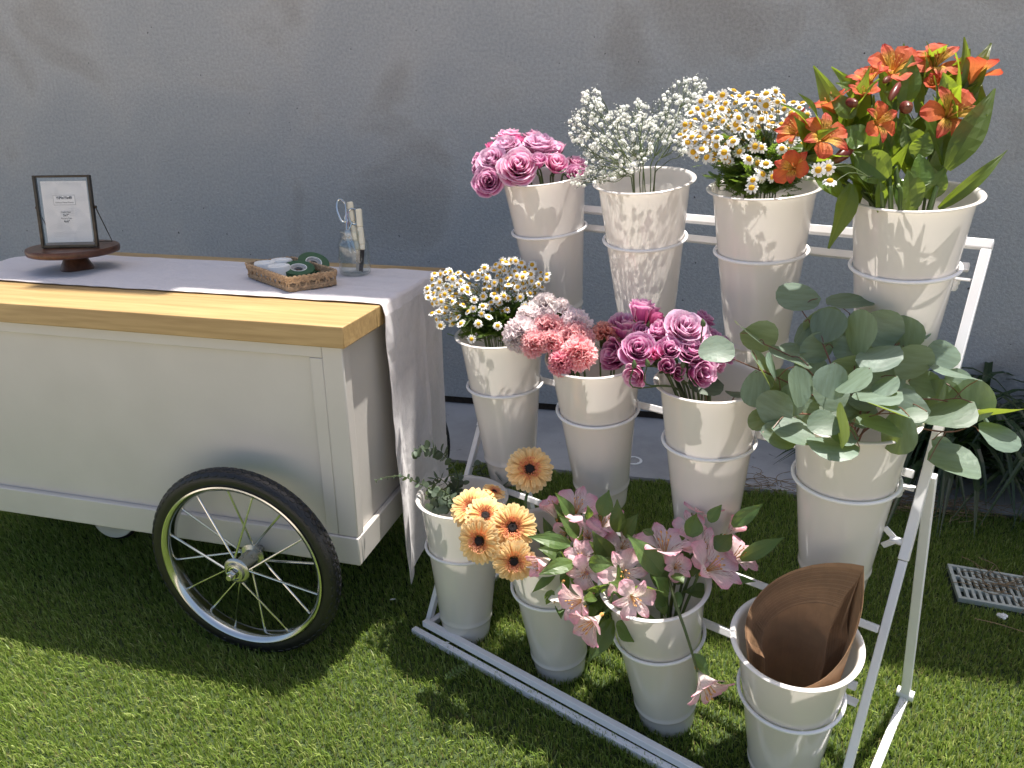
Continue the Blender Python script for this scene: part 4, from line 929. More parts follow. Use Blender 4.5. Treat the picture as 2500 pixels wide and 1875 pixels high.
for (x, y, dia, n_, dd, lb) in (
  (1630, 395, 480, (.06, .30, .95), .03, 'single apricot gerbera standing tall above the others on a green stem'),
  (1455, 985, 490, (.06, .12, .99), -.06, 'apricot gerbera facing straight out at the centre right of the cluster'),
  (1125, 1120, 480, (-.42, -.02, .9), -.085, 'apricot gerbera at the lower left of the cluster, turned left'),
  (1470, 1325, 445, (.08, -.14, .98), -.085, 'lowest apricot gerbera under the others, over the white bucket'),
  (1040, 790, 440, (-.2, .5, .84), -.01, 'apricot gerbera at the upper left with its eye hidden by a neighbour'),
  (1180, 870, 420, (.05, .55, .83), -.045, 'apricot gerbera in the middle of the cluster tipped up to the sky'),
  (1270, 625, 250, (.35, .85, .4), .02, 'small apricot gerbera seen from the side at the back of the cluster')):
    X, Y = ZG(x, y); k = (1, 0); d = dep(BK[k][0])+dd; P = at(X, Y, d); ax = cdir(*n_); s = dia*.24108*d/FPX/2.02
    t = thing('gerbera', lb, 'gerbera', P, 0, 'apricot gerberas of the front row'); mx = frame_mx((0, 0, 0), ax, None, s) @ M.Rotation(rnd(0, 6), 4, 'Z')
    for q in range(27): obj('petal', random.choice(gp), t, mx @ M.Rotation(2*math.pi*q/27+rnd(-.06, .06), 4, 'Z') @ M.Rotation(rnd(-.10, .08), 4, 'Y') @ M.Rotation(rnd(-.2, .2), 4, 'X'))
    for q in range(17): obj('petal', random.choice(gq), t, mx @ M.Translation((0, 0, .03)) @ M.Rotation(2*math.pi*q/17+rnd(-.1, .1), 4, 'Z') @ M.Rotation(rnd(-.16, .0), 4, 'Y') @ M.Rotation(rnd(-.2, .2), 4, 'X'))
    obj('floret_ring', gring_me, t, mx); obj('dark_eye', gdark_me, t, mx); obj('calyx', gcal_me, t, mx)
    if dia > 470 and dd > 0:                                   # upright one: its bare stem shows
        c = BK[k][0]; tv = BK[k][1]; s0 = P-ax*.32*s; pts = [s0, at(*ZG(1615, 590), d), at(*ZG(1612, 860), d-.01), c+tv*.12+RN*.03, c+tv*.33]
    else: pts = stem_path(k, P-ax*.3*s, ax)
    add_stem(t, pts, .0030, .0034, G['stem'], n=9)

# ---- alstroemeria
def tepal(kind, openness, seed):
    rs = random.Random(seed); P = []; A = []; ni, nj = 8, 4; outer = kind == 'outer'
    wmax = .86 if outer else .54; Lp = 1.0 if outer else 1.06
    for i in range(ni+1):
        t = i/ni
        if outer: ww = wmax*(.10+1.0*t**1.3)*(1 if t < .8 else 1-.70*((t-.8)/.2)**2)
        else: ww = wmax*(.12+.95*t**1.1)*(1 if t < .72 else 1-.86*((t-.72)/.28)**1.6)
        th = math.radians(14+openness*66*t**1.4)                 # leaning outwards more and more
        r = Lp*(.03+t*math.sin(th)*.92); z = Lp*t*math.cos(th*.86)
        for j in range(nj+1):
            s = 2*j/nj-1
            P.append(V((r-.10*abs(s)*ww, ww*s*.5, z+.06*abs(s)**2*ww+.025*t*math.sin(s*5+seed+t*6)))); A.append((t, s, seed*.7))
    m = nj+1; b = MB(); b.add(P, [(i*m+j, i*m+j+1, (i+1)*m+j+1, (i+1)*m+j) for i in range(ni) for j in range(nj)], A); return b
st_b = MB()
for k in range(6):
    a = k*1.05+.3; e_ = V((math.cos(a)*.16, math.sin(a)*.16, .72+.03*k)); st_b.tube([(0, 0, .05), e_*.55+V((0, 0, .06)), e_], [.012, .010, .008], 5)
    st_b.lathe([(0, -.05), (.022, -.03), (.022, .03), (0, .05)], 6, e_, (.4, .2, 1))
st_b.lathe([(.05, -.10), (.075, -.05), (.06, .0), (.03, .06)], 10)
_ac = {}
def lily_set(pal, op):
    key = (pal, op)
    if key not in _ac:
        o_, i_ = dict(orange=('orange', 'orangein'), pink=('pink', 'pinkin'), white=('whitelily', 'whitelily'))[pal]
        f = dict(wide=.95, mid=.62, shut=.22)[op]
        _ac[key] = ([tepal('outer', f, q+1).mesh('petal', G[o_], 0) for q in range(3)], [tepal('inner', f*.9, q+5).mesh('petal', G[i_], 0) for q in range(3)], st_b.mesh('bloom', G['stamen']))
    return _ac[key]
LBL = {}
def lily(pal, k, X, Y, dia, n_, op, dd, label, group, stempts=None, leaves=()):
    d = dep(BK[k][0])+dd; ax = cdir(*n_); s = dia*d/FPX/(dict(wide=1.42, mid=1.12, shut=.92) if pal == 'orange' else dict(wide=1.18, mid=.94, shut=.80))[op]
    P = at(X, Y, d)-ax*(.45*s)
    t = thing('lily', label, 'lily', P, 0, group); A_, B_, st = lily_set(pal, op)
    bl = obj('bloom', st, t, frame_mx((0, 0, 0), ax, None, s) @ M.Rotation(rnd(0, 6), 4, 'Z'))
    for q in range(3):
        obj('petal', A_[q], bl, M.Rotation(q*2*math.pi/3+rnd(-.12, .12), 4, 'Z') @ M.Rotation(rnd(-.15, .12), 4, 'Y'))
        obj('petal', B_[q], bl, M.Rotation((q+.5)*2*math.pi/3+rnd(-.12, .12), 4, 'Z') @ M.Translation((-.012, 0, .015)) @ M.Rotation(rnd(-.15, .12), 4, 'Y'))
    pts = stempts or stem_path(k, P-ax*.08*s, ax)
    add_stem(t, pts, .0020, .0036, G['stem'])
    return t
def lleaf(t, Zf, b_, t_, w_, dd, k, mat, tipdd=None, **kw):
    d = dep(BK[k][0])+dd; sc_ = (Zf(1, 0)[0]-Zf(0, 0)[0])
    td = d+(tipdd if tipdd is not None else rnd(-.03, .02))
    B = at(*Zf(*b_), d); T_ = at(*Zf(*t_), td); nr = cdir(rnd(-.5, .5), rnd(.1, .7), rnd(.5, 1))
    kw.setdefault('bend', rnd(.02, .09)); kw.setdefault('twist', rnd(-.5, .5))
    add_leaf(t, B, T_, w_*sc_*d/FPX*1.5, nr, mat, n=8, **kw)
def cap_leaf(n=1): pass
ZO = lambda x, y: (1880+x*.33149, 90+y*.33149)
og = 'orange lilies of the back row'; kO = (3, 2); OL = []
for (x, y, dia, n_, op, dd, lb) in (
  (1340, 560, 330, (-.08, .12, .99), 'wide', -.06, 'orange lily facing forward at the right of its bunch, petals spread wide'),
  (405, 730, 290, (.1, .25, .95), 'wide', -.07, 'orange lily with a yellow striped throat at the lower left of its bunch'),
  (1230, 180, 290, (-.15, .45, .87), 'wide', .0, 'orange lily with a yellow flash, topmost of its bunch'),
  (910, 225, 260, (-.2, .45, .86), 'mid', -.01, 'orange lily with striped petals left of the topmost one'),
  (1500, 280, 260, (.30, .92, .2), 'mid', .0, 'salmon orange trumpet lily seen from the side at the far right'),
  (810, 620, 250, (.35, .1, .93), 'wide', -.06, 'ragged orange lily facing right in the middle of its bunch'),
  (450, 510, 230, (-.5, .82, .25), 'mid', -.01, 'orange trumpet lily pointing up left behind the daisies'),
  (190, 690, 215, (-.8, .4, .4), 'mid', -.04, 'orange lily pointing left over the daisies'),
  (730, 310, 210, (-.35, .75, .55), 'mid', -.01, 'small orange lily with yellow petals on the upper left'),
  (690, 420, 170, (-.1, .6, .8), 'mid', -.035, 'orange and yellow lily below the small upper left one'),
  (165, 965, 200, (-.5, -.15, .85), 'mid', -.04, 'dark shaded orange lily low beside the three stray daisies'),
  (1130, 170, 170, (-.2, .8, .5), 'mid', .02, 'half hidden orange lily just left behind the topmost one'),
  (1220, 360, 130, (-.6, .5, .6), 'shut', -.01, 'pinkish closed lily under the topmost orange one')):
    OL.append(lily('orange', kO, *ZO(x, y), dia*.33149, n_, op, dd, lb, og))
for (b_, t_, w_) in (((985, 500), (1020, 540), 95), ((620, 800), (470, 920), 90), ((560, 470), (640, 500), 70), ((960, 330), (880, 470), 60), ((880, 300), (840, 330), 50)):
    d = dep(BK[kO][0])-.05; A_ = at(*ZO(*b_), d); B_ = at(*ZO(*t_), d-.02)
    dv = (A_-B_).normalized(); r = w_*.33149*d/FPX*.5; Ln = max((A_-B_).length, r*2.6)
    t = OL[len(BL) % 1]
    t = random.choice(OL[:8]); b = MB(); b.lathe([(0, 0), (r*.7, Ln*.12), (r, Ln*.45), (r*.75, Ln*.8), (0, Ln)], 10, B_-t.location, dv); b.build('closed_bud', G['maroon'], t)
OLV = (((1300, 975), (1655, 380), 140, 5), ((1240, 1265), (1750, 832), 75, 4), ((1190, 1190), (1165, 905), 130, 0), ((1025, 1290), (1010, 965), 180, 0), ((865, 1045), (600, 845), 165, 1), ((695, 1095), (455, 930), 110, 7), ((605, 1085), (428, 1560), 120, 6), ((805, 1290), (800, 1040), 80, 5), ((530, 1195), (270, 950), 110, 10),
  ((385, 865), (130, 825), 95, 7), ((690, 780), (495, 690), 150, 1), ((1000, 510), (1045, 135), 115, 3), ((940, 430), (985, 48), 95, 3), ((1300, 345), (1475, 85), 100, 2), ((1305, 455), (1275, 260), 90, 12), ((620, 590), (430, 420), 100, 6), ((650, 410), (485, 340), 65, 8), ((735, 640), (675, 450), 110, 5), ((895, 530), (830, 400), 100, 3),
  ((1080, 560), (1070, 190), 60, 11), ((1400, 480), (1550, 320), 100, 4), ((1480, 600), (1560, 350), 90, 4), ((905, 870), (810, 640), 115, 5), ((1100, 1100), (1100, 860), 150, 2), ((1080, 900), (1165, 700), 110, 0), ((955, 850), (1000, 560), 115, 2), ((330, 735), (410, 590), 70, 1), ((1280, 960), (1110, 480), 125, 0), ((1150, 1190), (1290, 960), 110, 0),
  ((1290, 960), (1410, 620), 110, 4), ((790, 1010), (730, 700), 120, 9), ((900, 760), (870, 560), 110, 5), ((640, 1000), (560, 760), 110, 1), ((1040, 760), (1110, 560), 90, 11), ((560, 1230), (430, 1000), 90, 10), ((720, 590), (620, 480), 90, 8), ((1110, 350), (1140, 110), 70, 11), ((1080, 860), (980, 640), 120, 2), ((860, 1000), (920, 720), 110, 3), ((240, 720), (370, 840), 50, 7), ((640, 1240), (600, 1050), 100, 10), ((960, 1260), (930, 1000), 110, 3))
for (b_, t_, w_, i) in OLV: lleaf(OL[i], ZO, b_, t_, w_, rnd(-.05, .03) if w_ < 140 else -.06, kO, G['alsleaf'])
for x0, x1, i in ((890, 870, 3), (1180, 1290, 0), (1180, 1285, 4), (830, 740, 5), (960, 920, 2)):    # thick lower stems in the mouth of the bucket
    d = dep(BK[kO][0])-.04; t = OL[i]
    C_ = [at(*ZO(x1, 950), d), at(*ZO((x0+x1)/2, 1090), d), at(*ZO(x0, 1270), d), BK[kO][0]+BK[kO][1]*.3]; b = MB(); C2 = crom(C_, 4); b.tube([p-t.location for p in C2], .0042, 8); b.build('lower_stem', G['stem'], t)

def auto_leaves(ts, n, l0, l1, w_, mat, f0=-.2, f1=.8):
    for t in ts:
        st_ = [ch for ch in t.children if ch.name.startswith('stem')][0].data; co = [V(st_.vertices[i].co) for i in range(0, len(st_.vertices), 7)]
        for q in range(n):
            i = random.randint(3, 11); p = co[i]+t.location; d = (co[i-2]-co[i]).normalized(); o = (d*rnd(.7, 1.2)+CR*rnd(-.8, .8)-CF*rnd(f0, f1)+CU*rnd(-.1, .5)).normalized(); l = rnd(l0, l1)
            add_leaf(t, p, p+o*l, w_*rnd(.8, 1.25), cdir(rnd(-.7, .7), rnd(.1, .8), rnd(.4, 1)), mat, n=8, bend=rnd(.02, .12), twist=rnd(-.8, .8))
auto_leaves(OL, 4, .075, .13, .034, G['alsleaf'])
ZP = lambda x, y: (1260+x*.26525, 1180+y*.26525); pg = 'pink lilies of the front row'; PL = []
ZQ = lambda x, y: (1500+x*.26528, 1180+y*.26528)
kC2, kC3 = (1, 0), (2, 0)
for (k, Zf, x, y, dia, n_, op, dd, pal, lb) in (
  (kC2, ZP, 560, 225, 250, (.1, .75, .6), 'mid', -.03, 'pink', 'pink lily opening upward at the top of the left clump'),
  (kC2, ZP, 340, 250, 165, (-.35, .9, .25), 'shut', -.02, 'pink', 'pale pink closed lily standing at the upper left of the clump'),
  (kC2, ZP, 450, 465, 165, (-.5, .1, .8), 'mid', -.04, 'pink', 'small pink lily behind the leaves next to the gerberas'),
  (kC2, ZP, 790, 380, 270, (.15, .75, .6), 'mid', -.04, 'pink', 'bright pink lily in front of the middle row bucket'),
  (kC2, ZP, 660, 490, 210, (-.25, .45, .85), 'mid', -.06, 'pink', 'pink lily in the centre of the left clump between leaves'),
  (kC2, ZP, 990, 580, 235, (.15, .45, .87), 'wide', -.07, 'pink', 'pink lily with orange anthers at the right of the left clump'),
  (kC2, ZP, 600, 680, 225, (-.2, .3, .93), 'wide', -.09, 'pink', 'pink lily left of the largest open pale one'),
  (kC3, ZP, 990, 830, 300, (0, .1, .99), 'wide', -.03, 'pink', 'large pale pink lily facing straight out with speckled petals'),
  (kC2, ZP, 640, 830, 240, (-.3, .0, .95), 'wide', -.11, 'pink', 'pink lily under the left centre flower in the clump'),
  (kC3, ZP, 1085, 1065, 285, (.2, -.12, .97), 'wide', -.07, 'pink', 'pink lily spread over the left rim of the lily bucket'),
  (kC3, ZP, 565, 1090, 250, (-.8, -.1, .55), 'mid', -.03, 'pink', 'deep pink trumpet lily pointing left below the clump'),
  (kC3, ZP, 690, 1290, 270, (-.75, -.42, .5), 'mid', -.05, 'pink', 'pale trumpet lily hanging lowest of the left clump'),
  (kC2, ZP, 250, 730, 200, (-.7, -.25, .65), 'shut', -.09, 'pink', 'faded pink lily beside the lowest gerbera'),
  (kC2, ZP, 410, 1010, 185, (-.25, -.85, .45), 'shut', -.10, 'white', 'whitish green lily bud hanging in front of a white bucket'),
  (kC2, ZP, 590, 1180, 170, (-.6, -.3, .7), 'mid', -.09, 'pink', 'shaded pink lily between the two low trumpets'),
  (kC3, ZQ, 460, 590, 310, (-.05, .93, .35), 'mid', -.02, 'pink', 'pink trumpet lily seen from the side with curled back petals'),
  (kC3, ZQ, 815, 250, 210, (.1, .85, .5), 'mid', .04, 'pink', 'pink lily highest of the right clump in front of a bucket'),
  (kC3, ZQ, 700, 400, 210, (-.1, .6, .8), 'wide', .02, 'pink', 'pink lily behind the folded upright leaf'),
  (kC3, ZQ, 1085, 420, 160, (.6, .7, .4), 'shut', .03, 'pink', 'wilted pink lily at the upper right of the right clump'),
  (kC3, ZQ, 830, 600, 270, (-.05, .55, .84), 'wide', -.02, 'pink', 'pink lily in the middle of the right clump'),
  (kC3, ZQ, 900, 770, 320, (.45, .55, .7), 'mid', -.05, 'pink', 'wide white throated lily at the front of the right clump'),
  (kC3, ZQ, 1115, 670, 250, (.5, .7, .5), 'mid', -.01, 'pink', 'pink lily leaning right at the edge of the right clump'),
  (kC3, ZQ, 570, 770, 170, (.1, .4, .9), 'mid', -.03, 'pink', 'shaded lily with a spent yellow centre below the side view trumpet')):
    PL.append(lily(pal, k, *Zf(x, y), dia*.2653, n_, op, dd, lb, pg))
Z8_ = lambda x, y: (1500+x*.452, 1150+y*.452); d3 = dep(BK[kC3][0])
st = [at(*Z8_(448, 1085), d3-.135), at(*Z8_(425, 1000), d3-.135), at(*Z8_(385, 870), d3-.130), at(*Z8_(345, 755), d3-.105), at(*Z8_(300, 600), d3-.05), at(*Z8_(300, 560), d3-.02)]
PL.append(lily('pink', kC3, *Z8_(490, 1150), 175*.452, (.35, -.75, .55), 'mid', -.135, 'drooping pink lily hanging on its long stem in front of the bucket', pg, stempts=st))
PLV = ((kC2, ZP, (540, 690), (200, 600), 125, 12), (kC2, ZP, (525, 735), (210, 840), 105, 6), (kC2, ZP, (500, 560), (105, 488), 95, 2), (kC2, ZP, (545, 375), (340, 182), 85, 1), (kC2, ZP, (525, 335), (360, 88), 85, 0), (kC2, ZP, (570, 500), (390, 290), 95, 4), (kC2, ZP, (885, 700), (700, 440), 120, 5), (kC3, ZP, (670, 735), (895, 745), 110, 7),
  (kC2, ZP, (935, 450), (930, 148), 100, 3), (kC2, ZP, (790, 300), (855, 60), 110, 3), (kC2, ZP, (1000, 490), (1122, 275), 100, 5), (kC3, ZP, (1345, 835), (1018, 475), 150, 15), (kC2, ZP, (360, 830), (145, 1008), 60, 12), (kC3, ZP, (880, 1250), (660, 1650), 125, 11), (kC3, ZP, (920, 1290), (1085, 1460), 130, 9), (kC3, ZP, (1100, 1190), (1385, 1468), 100, 9),
  (kC3, ZP, (830, 1250), (715, 1480), 80, 11), (kC2, ZP, (395, 1080), (415, 1250), 65, 13), (kC2, ZP, (340, 985), (275, 1115), 65, 13), (kC3, ZQ, (690, 490), (755, 268), 130, 17), (kC3, ZQ, (875, 355), (988, 197), 80, 16), (kC3, ZQ, (1085, 390), (1372, 183), 95, 18), (kC3, ZQ, (1160, 700), (1570, 495), 100, 21), (kC3, ZQ, (940, 620), (1085, 470), 125, 19),
  (kC3, ZQ, (885, 985), (628, 1000), 95, 20), (kC3, ZQ, (715, 860), (680, 700), 70, 19), (kC3, ZQ, (500, 1010), (350, 860), 110, 22), (kC3, ZQ, (560, 930), (600, 800), 90, 22), (kC3, ZQ, (490, 1090), (310, 990), 110, 15), (kC3, ZQ, (1010, 870), (1300, 905), 55, 20), (kC2, ZP, (560, 1000), (700, 870), 90, 8), (kC2, ZP, (640, 1080), (860, 1090), 130, 14),
  (kC2, ZP, (420, 540), (280, 480), 60, 2), (kC2, ZP, (700, 640), (640, 540), 80, 6), (kC2, ZP, (820, 690), (670, 530), 80, 4), (kC3, ZQ, (660, 600), (600, 480), 80, 17), (kC3, ZQ, (360, 470), (250, 430), 50, 15), (kC3, ZQ, (590, 1000), (560, 1180), 60, 22), (kC3, ZQ, (420, 1040), (470, 1230), 80, 15), (kC3, ZQ, (940, 900), (1000, 980), 90, 20),
  (kC2, ZP, (480, 880), (420, 800), 60, 8), (kC2, ZP, (250, 470), (440, 530), 60, 2), (kC2, ZP, (660, 330), (655, 200), 60, 0), (kC3, ZQ, (540, 840), (640, 930), 90, 22), (kC3, Z8_, (425, 990), (510, 1110), 52, 23), (kC2, ZP, (600, 940), (480, 860), 90, 10), (kC2, ZP, (760, 930), (640, 1010), 90, 14))
for (k, Zf, b_, t_, w_, i) in PLV: lleaf(PL[i], Zf, b_, t_, w_, -.12 if Zf is Z8_ else (-.07+rnd(-.04, .03) if k == kC2 else -.02+rnd(-.03, .02)), k, G['pinkleaf'])

auto_leaves(PL[:23], 2, .05, .09, .022, G['pinkleaf'], -.9, -.1)

# ---- daisies: every head an object on a branching sprig
def head_mesh(npt, L_, w_, droop, seed):
    rs = random.Random(seed); b = MB()
    for q in range(npt):
        a = 2*math.pi*q/npt+rs.uniform(-.12, .12); d = V((math.cos(a), math.sin(a), 0)); s_ = V((-d.y, d.x, 0)); dr = droop+rs.uniform(-.12, .12); l = L_*rs.uniform(.9, 1.08)
        P = []; A = []
        for t in (0, .4, .8, 1):
            ww = w_*(.6 if t == 0 else 1 if t < .9 else .45)
            for s in (-1, 0, 1):
                P.append(d*(.22+(l-.22)*t)+s_*(ww*s*.5)+V((0, 0, -dr*t*t*.5+.04*(s == 0)))); A.append((t, s, q))
        b.add(P, [(i*3+j, i*3+j+1, i*3+j+4, i*3+j+3) for i in range(3) for j in range(2)], A)
    return b.mesh('flower_head', G['daisy'], 0)
heads = [head_mesh(n_, 1.0, .36, dr, i) for i, (n_, dr) in enumerate(((11, .1), (12, .5), (10, .25), (12, -.15)))]
db = MB(); db.lathe([(.45, -.02), (.43, .13), (.30, .27), (.1, .33), (0, .34)], 12); disc_me = db.mesh('disc', G['disc'])
def feather(b, base, d, L_):                                   # feathery cut leaf
    d = d.normalized(); sd = d.cross(V((rnd(-.3, .3), rnd(-.3, .3), 1))).normalized(); nn = sd.cross(d)
    for i in range(5):
        t = .25+.75*i/4; c = base+d*L_*t
        for s in (-1, 1):
            l = L_*.42*(1-.5*t); e = c+(sd*s*.8+d*.6).normalized()*l+nn*rnd(-.1, .1)*l; w_ = L_*.085
            b.add([c-d*w_, c+d*w_, e+d*w_*.7, e-d*w_*.7], [(0, 1, 2, 3)], [(0, -1, 0), (0, 1, 0), (1, 1, 0), (1, -1, 0)])
    w_ = L_*.05; b.add([base-sd*w_, base+sd*w_, base+d*L_+sd*w_*.4, base+d*L_-sd*w_*.4], [(0, 1, 2, 3)], [(0, -1, 0), (0, 1, 0), (1, 1, 0), (1, -1, 0)])
def daisies(k, pts, size, label, group, per, fol):
    c, tv, mx = BK[k]; d0 = dep(c); up = V((0, 0, 1))
    H = []
    for X, Y, dd in pts:
        P = at(X, Y, d0+dd); H.append(P)
    ctr = c+up*.02; key = lambda P: math.atan2((P-ctr).dot(CR), (P-ctr).dot(up))
    H.sort(key=key); groups = [H[i:i+per] for i in range(0, len(H), per)]
    for g in groups:
        m = sum(g, V((0, 0, 0)))/len(g); node = ctr+(m-ctr)*.52+rv(.006)
        t = thing('daisy_sprig', label, 'daisy', node, 0, group)
        b = MB(); pts_ = stem_path(k, node, (m-ctr).normalized()); b.tube([p-node for p in crom(pts_, 3)], .0011, 5)
        fo = MB()
        for P in g:
            ax = ((P-ctr).normalized()*.25+cdir(rnd(-.6, .6), rnd(-.3, .75), rnd(.35, 1))*1.0).normalized(); s = size*rnd(.82, 1.12)/2
            q = node+(P-node)*.5+rv(.008)+up*.006
            b.tube([x-node for x in crom([node, q, P-ax*.012, P-ax*.001], 3)], .00065, 4, caps=False)
            h = obj('flower_head', random.choice(heads), t, frame_mx(P-node, ax, None, s) @ M.Rotation(rnd(0, 6), 4, 'Z')); obj('disc', disc_me, h)
        b.build('stem', G['gypstem'], t)
        for _ in range(fol):
            q = rnd(.0, .95); p = pts_[2]+(node-pts_[2])*q+rv(.018)+CR*(rnd(-.05, .05) if fol > 5 else 0); feather(fo, p-node, V((rnd(-1, 1), rnd(-1, 1), rnd(-.15, .9))), rnd(.018, .034))
        stuff(fo.build('feathery_leaves', G['daisyleaf'], t, sharp=0))
def inside(poly, x, y):
    r = False
    for (x0, y0), (x1, y1) in zip(poly, poly[1:]+poly[:1]):
        if (y0 > y) != (y1 > y) and x < (x1-x0)*(y-y0)/(y1-y0)+x0: r = not r
    return r
def scatter(poly, n, mind, dd0, dd1):
    xs = [p[0] for p in poly]; ys = [p[1] for p in poly]; out = []; tries = 0
    while len(out) < n and tries < 20000:
        tries += 1; x, y = rnd(min(xs), max(xs)), rnd(min(ys), max(ys))
        if inside(poly, x, y) and all((x-a)**2+(y-b_)**2 > mind**2 for a, b_, _ in out): out.append((x, y, rnd(dd0, dd1)))
    return out
polyA = [(1700, 255), (1725, 235), (1790, 222), (1850, 228), (1900, 220), (1955, 245), (1990, 300), (1995, 350), (1960, 400), (1905, 420), (1860, 440), (1840, 400), (1790, 395), (1740, 400), (1700, 385), (1668, 350), (1655, 320), (1672, 290)]
daisies((2, 2), scatter(polyA, 165, 13, -.07, .06)+[(1870, 400, -.08), (1862, 425, -.08), (1885, 432, -.08), (1838, 440, -.08), (1852, 420, -.07), (1835, 458, -.08), (1790, 345, -.09), (1843, 357, -.1), (1768, 372, -.09), (1828, 388, -.09), (1803, 287, -.08)], .024, 'tall white daisy sprig with yellow centres in the back row bucket', 'daisy sprigs of the back row', 6, 26)
daisies((3, 2), [(1998, 415, -.12), (2022, 410, -.12), (2026, 442, -.12)], .027, 'stray little daisy sprig lying against the orange lilies', None, 3, 2)
polyB = [(1040, 700), (1060, 660), (1090, 655), (1130, 665), (1160, 670), (1200, 640), (1250, 632), (1300, 645), (1335, 670), (1345, 690), (1300, 720), (1290, 745), (1230, 765), (1200, 780), (1160, 770), (1120, 790), (1085, 790), (1070, 760), (1045, 730)]
daisies((0, 1), scatter(polyB, 165, 10, -.07, .05)+[(1215, 795, -.08), (1168, 790, -.08), (1126, 790, -.09), (1193, 774, -.08), (1151, 828, -.09), (1055, 765, -.05), (1066, 780, -.05), (1075, 795, -.05)], .0215, 'small white daisy sprig with yellow centres beside the linen runner', 'daisy sprigs of the middle row', 6, 24)

# ---- gypsophila
fb = MB(); rs = random.Random(4)
for q in range(22):
    z = 1-2*(q+.5)/22; a = q*2.4; r_ = math.sqrt(1-z*z); d = V((r_*math.cos(a), r_*math.sin(a), z*.9+.1)).normalized(); s_ = d.cross(V((.3, .1, 1))).normalized(); n_ = d.cross(s_)
    e = d*rs.uniform(.85, 1.05); w_ = .40
    fb.add([d*.15-s_*.1, d*.15+s_*.1, e*.8+s_*w_*.9+n_*.1, e+n_*rs.uniform(-.15, .15), e*.8-s_*w_*.9-n_*.1], [(0, 1, 2, 3, 4)], [(0, -1, q), (0, 1, q), (.8, 1, q), (1, 0, q), (.8, -1, q)])
flo = fb.mesh('floret', G['gyp'], 0)
bud_ico = [V((0, 0, 1)), V((.9, 0, 0)), V((0, .9, 0)), V((-.9, 0, 0)), V((0, -.9, 0)), V((0, 0, -1))]
ORD = ['farthest left', 'second from the left', 'third from the left', 'fourth from the left', 'just left of the middle', 'just right of the middle', 'fourth from the right', 'third from the right', 'second from the right', 'farthest right beside the daisies']
def gyp(polys, n_big, label):
    k = (1, 2); c, tv, mx = BK[k]; d0 = dep(c)
    allp = []
    for poly, n_, md in polys: allp += scatter(poly, n_, md, -.09, .10)
    H = [at(X, Y, d0+dd) for X, Y, dd in allp]; ctr = c+V((0, 0, .0))
    H.sort(key=lambda P: math.atan2((P-ctr).dot(CR), (P-ctr).z))
    per = max(1, len(H)//9)
    big = set(random.sample(range(len(H)), min(n_big, len(H)))); idx = 0
    for gi in range(0, len(H), per):
        g = H[gi:gi+per]; m = sum(g, V((0, 0, 0)))/len(g); node = ctr+(m-ctr)*.35+rv(.006)
        t = thing('gypsophila_spray', 'airy white gypsophila spray, %s in its bucket' % ORD[min(gi//per, 9)], 'gypsophila', node, 0, 'gypsophila sprays of the back row')
        b = MB(); b.tube([p-node for p in crom(stem_path(k, node, (m-ctr).normalized()), 3)], .0013, 5); sb = MB()
        subs = [node+(p-node)*rnd(.5, .75)+rv(.008) for p in random.sample(g, max(1, len(g)//5))]
        for s_ in subs: b.tube([x-node for x in crom([node, node+(s_-node)*.5+rv(.008), s_], 3)], .0008, 4, caps=False)
        for P in g:
            s_ = min(subs, key=lambda q: (q-P).length); b.tube([s_-node, (s_+P)/2+rv(.005)-node, P-node], .00045, 3, caps=False)
            r = rnd(.0042, .0066)
            if idx in big: obj('floret', flo, t, frame_mx(P-node, (rnd(-1, 1), rnd(-1, 1), rnd(0, 1.2)), None, r))
            else: sb.add([P-node+Vv*.0019*rnd(.7, 1.4) for Vv in bud_ico], [(0, 1, 2), (0, 2, 3), (0, 3, 4), (0, 4, 1), (5, 2, 1), (5, 3, 2), (5, 4, 3), (5, 1, 4)], [(1, 0, 0)]*6)
            for _ in range(2):                                 # tiny side buds
                Q = P+rv(.011); b.tube([P-node-(P-s_)*.2, Q-node], .00035, 3, caps=False); sb.add([Q-node+Vv*.0012 for Vv in bud_ico], [(0, 1, 2), (0, 2, 3), (0, 3, 4), (0, 4, 1), (5, 2, 1), (5, 3, 2), (5, 4, 3), (5, 1, 4)], [(1, 0, 0)]*6)
            idx += 1
        b.build('stem', G['gypstem'], t); stuff(sb.build('small_buds', G['gyp'], t, sharp=0))
gyp([([(1392, 330), (1388, 300), (1405, 265), (1425, 225), (1450, 208), (1468, 225), (1475, 270), (1450, 300), (1430, 350), (1440, 380), (1410, 370)], 62, 8),
     ([(1450, 330), (1480, 275), (1520, 255), (1560, 240), (1585, 260), (1600, 300), (1590, 370), (1560, 420), (1500, 440), (1450, 450), (1420, 430), (1430, 370)], 225, 6.5),
     ([(1600, 250), (1625, 220), (1660, 190), (1700, 185), (1728, 205), (1715, 250), (1690, 270), (1700, 310), (1690, 370), (1660, 380), (1600, 340)], 110, 7.5),
     ([(1380, 430), (1400, 405), (1440, 410), (1440, 455), (1400, 455)], 16, 7)], 300, 'airy spray of white gypsophila puffs on thin stems')

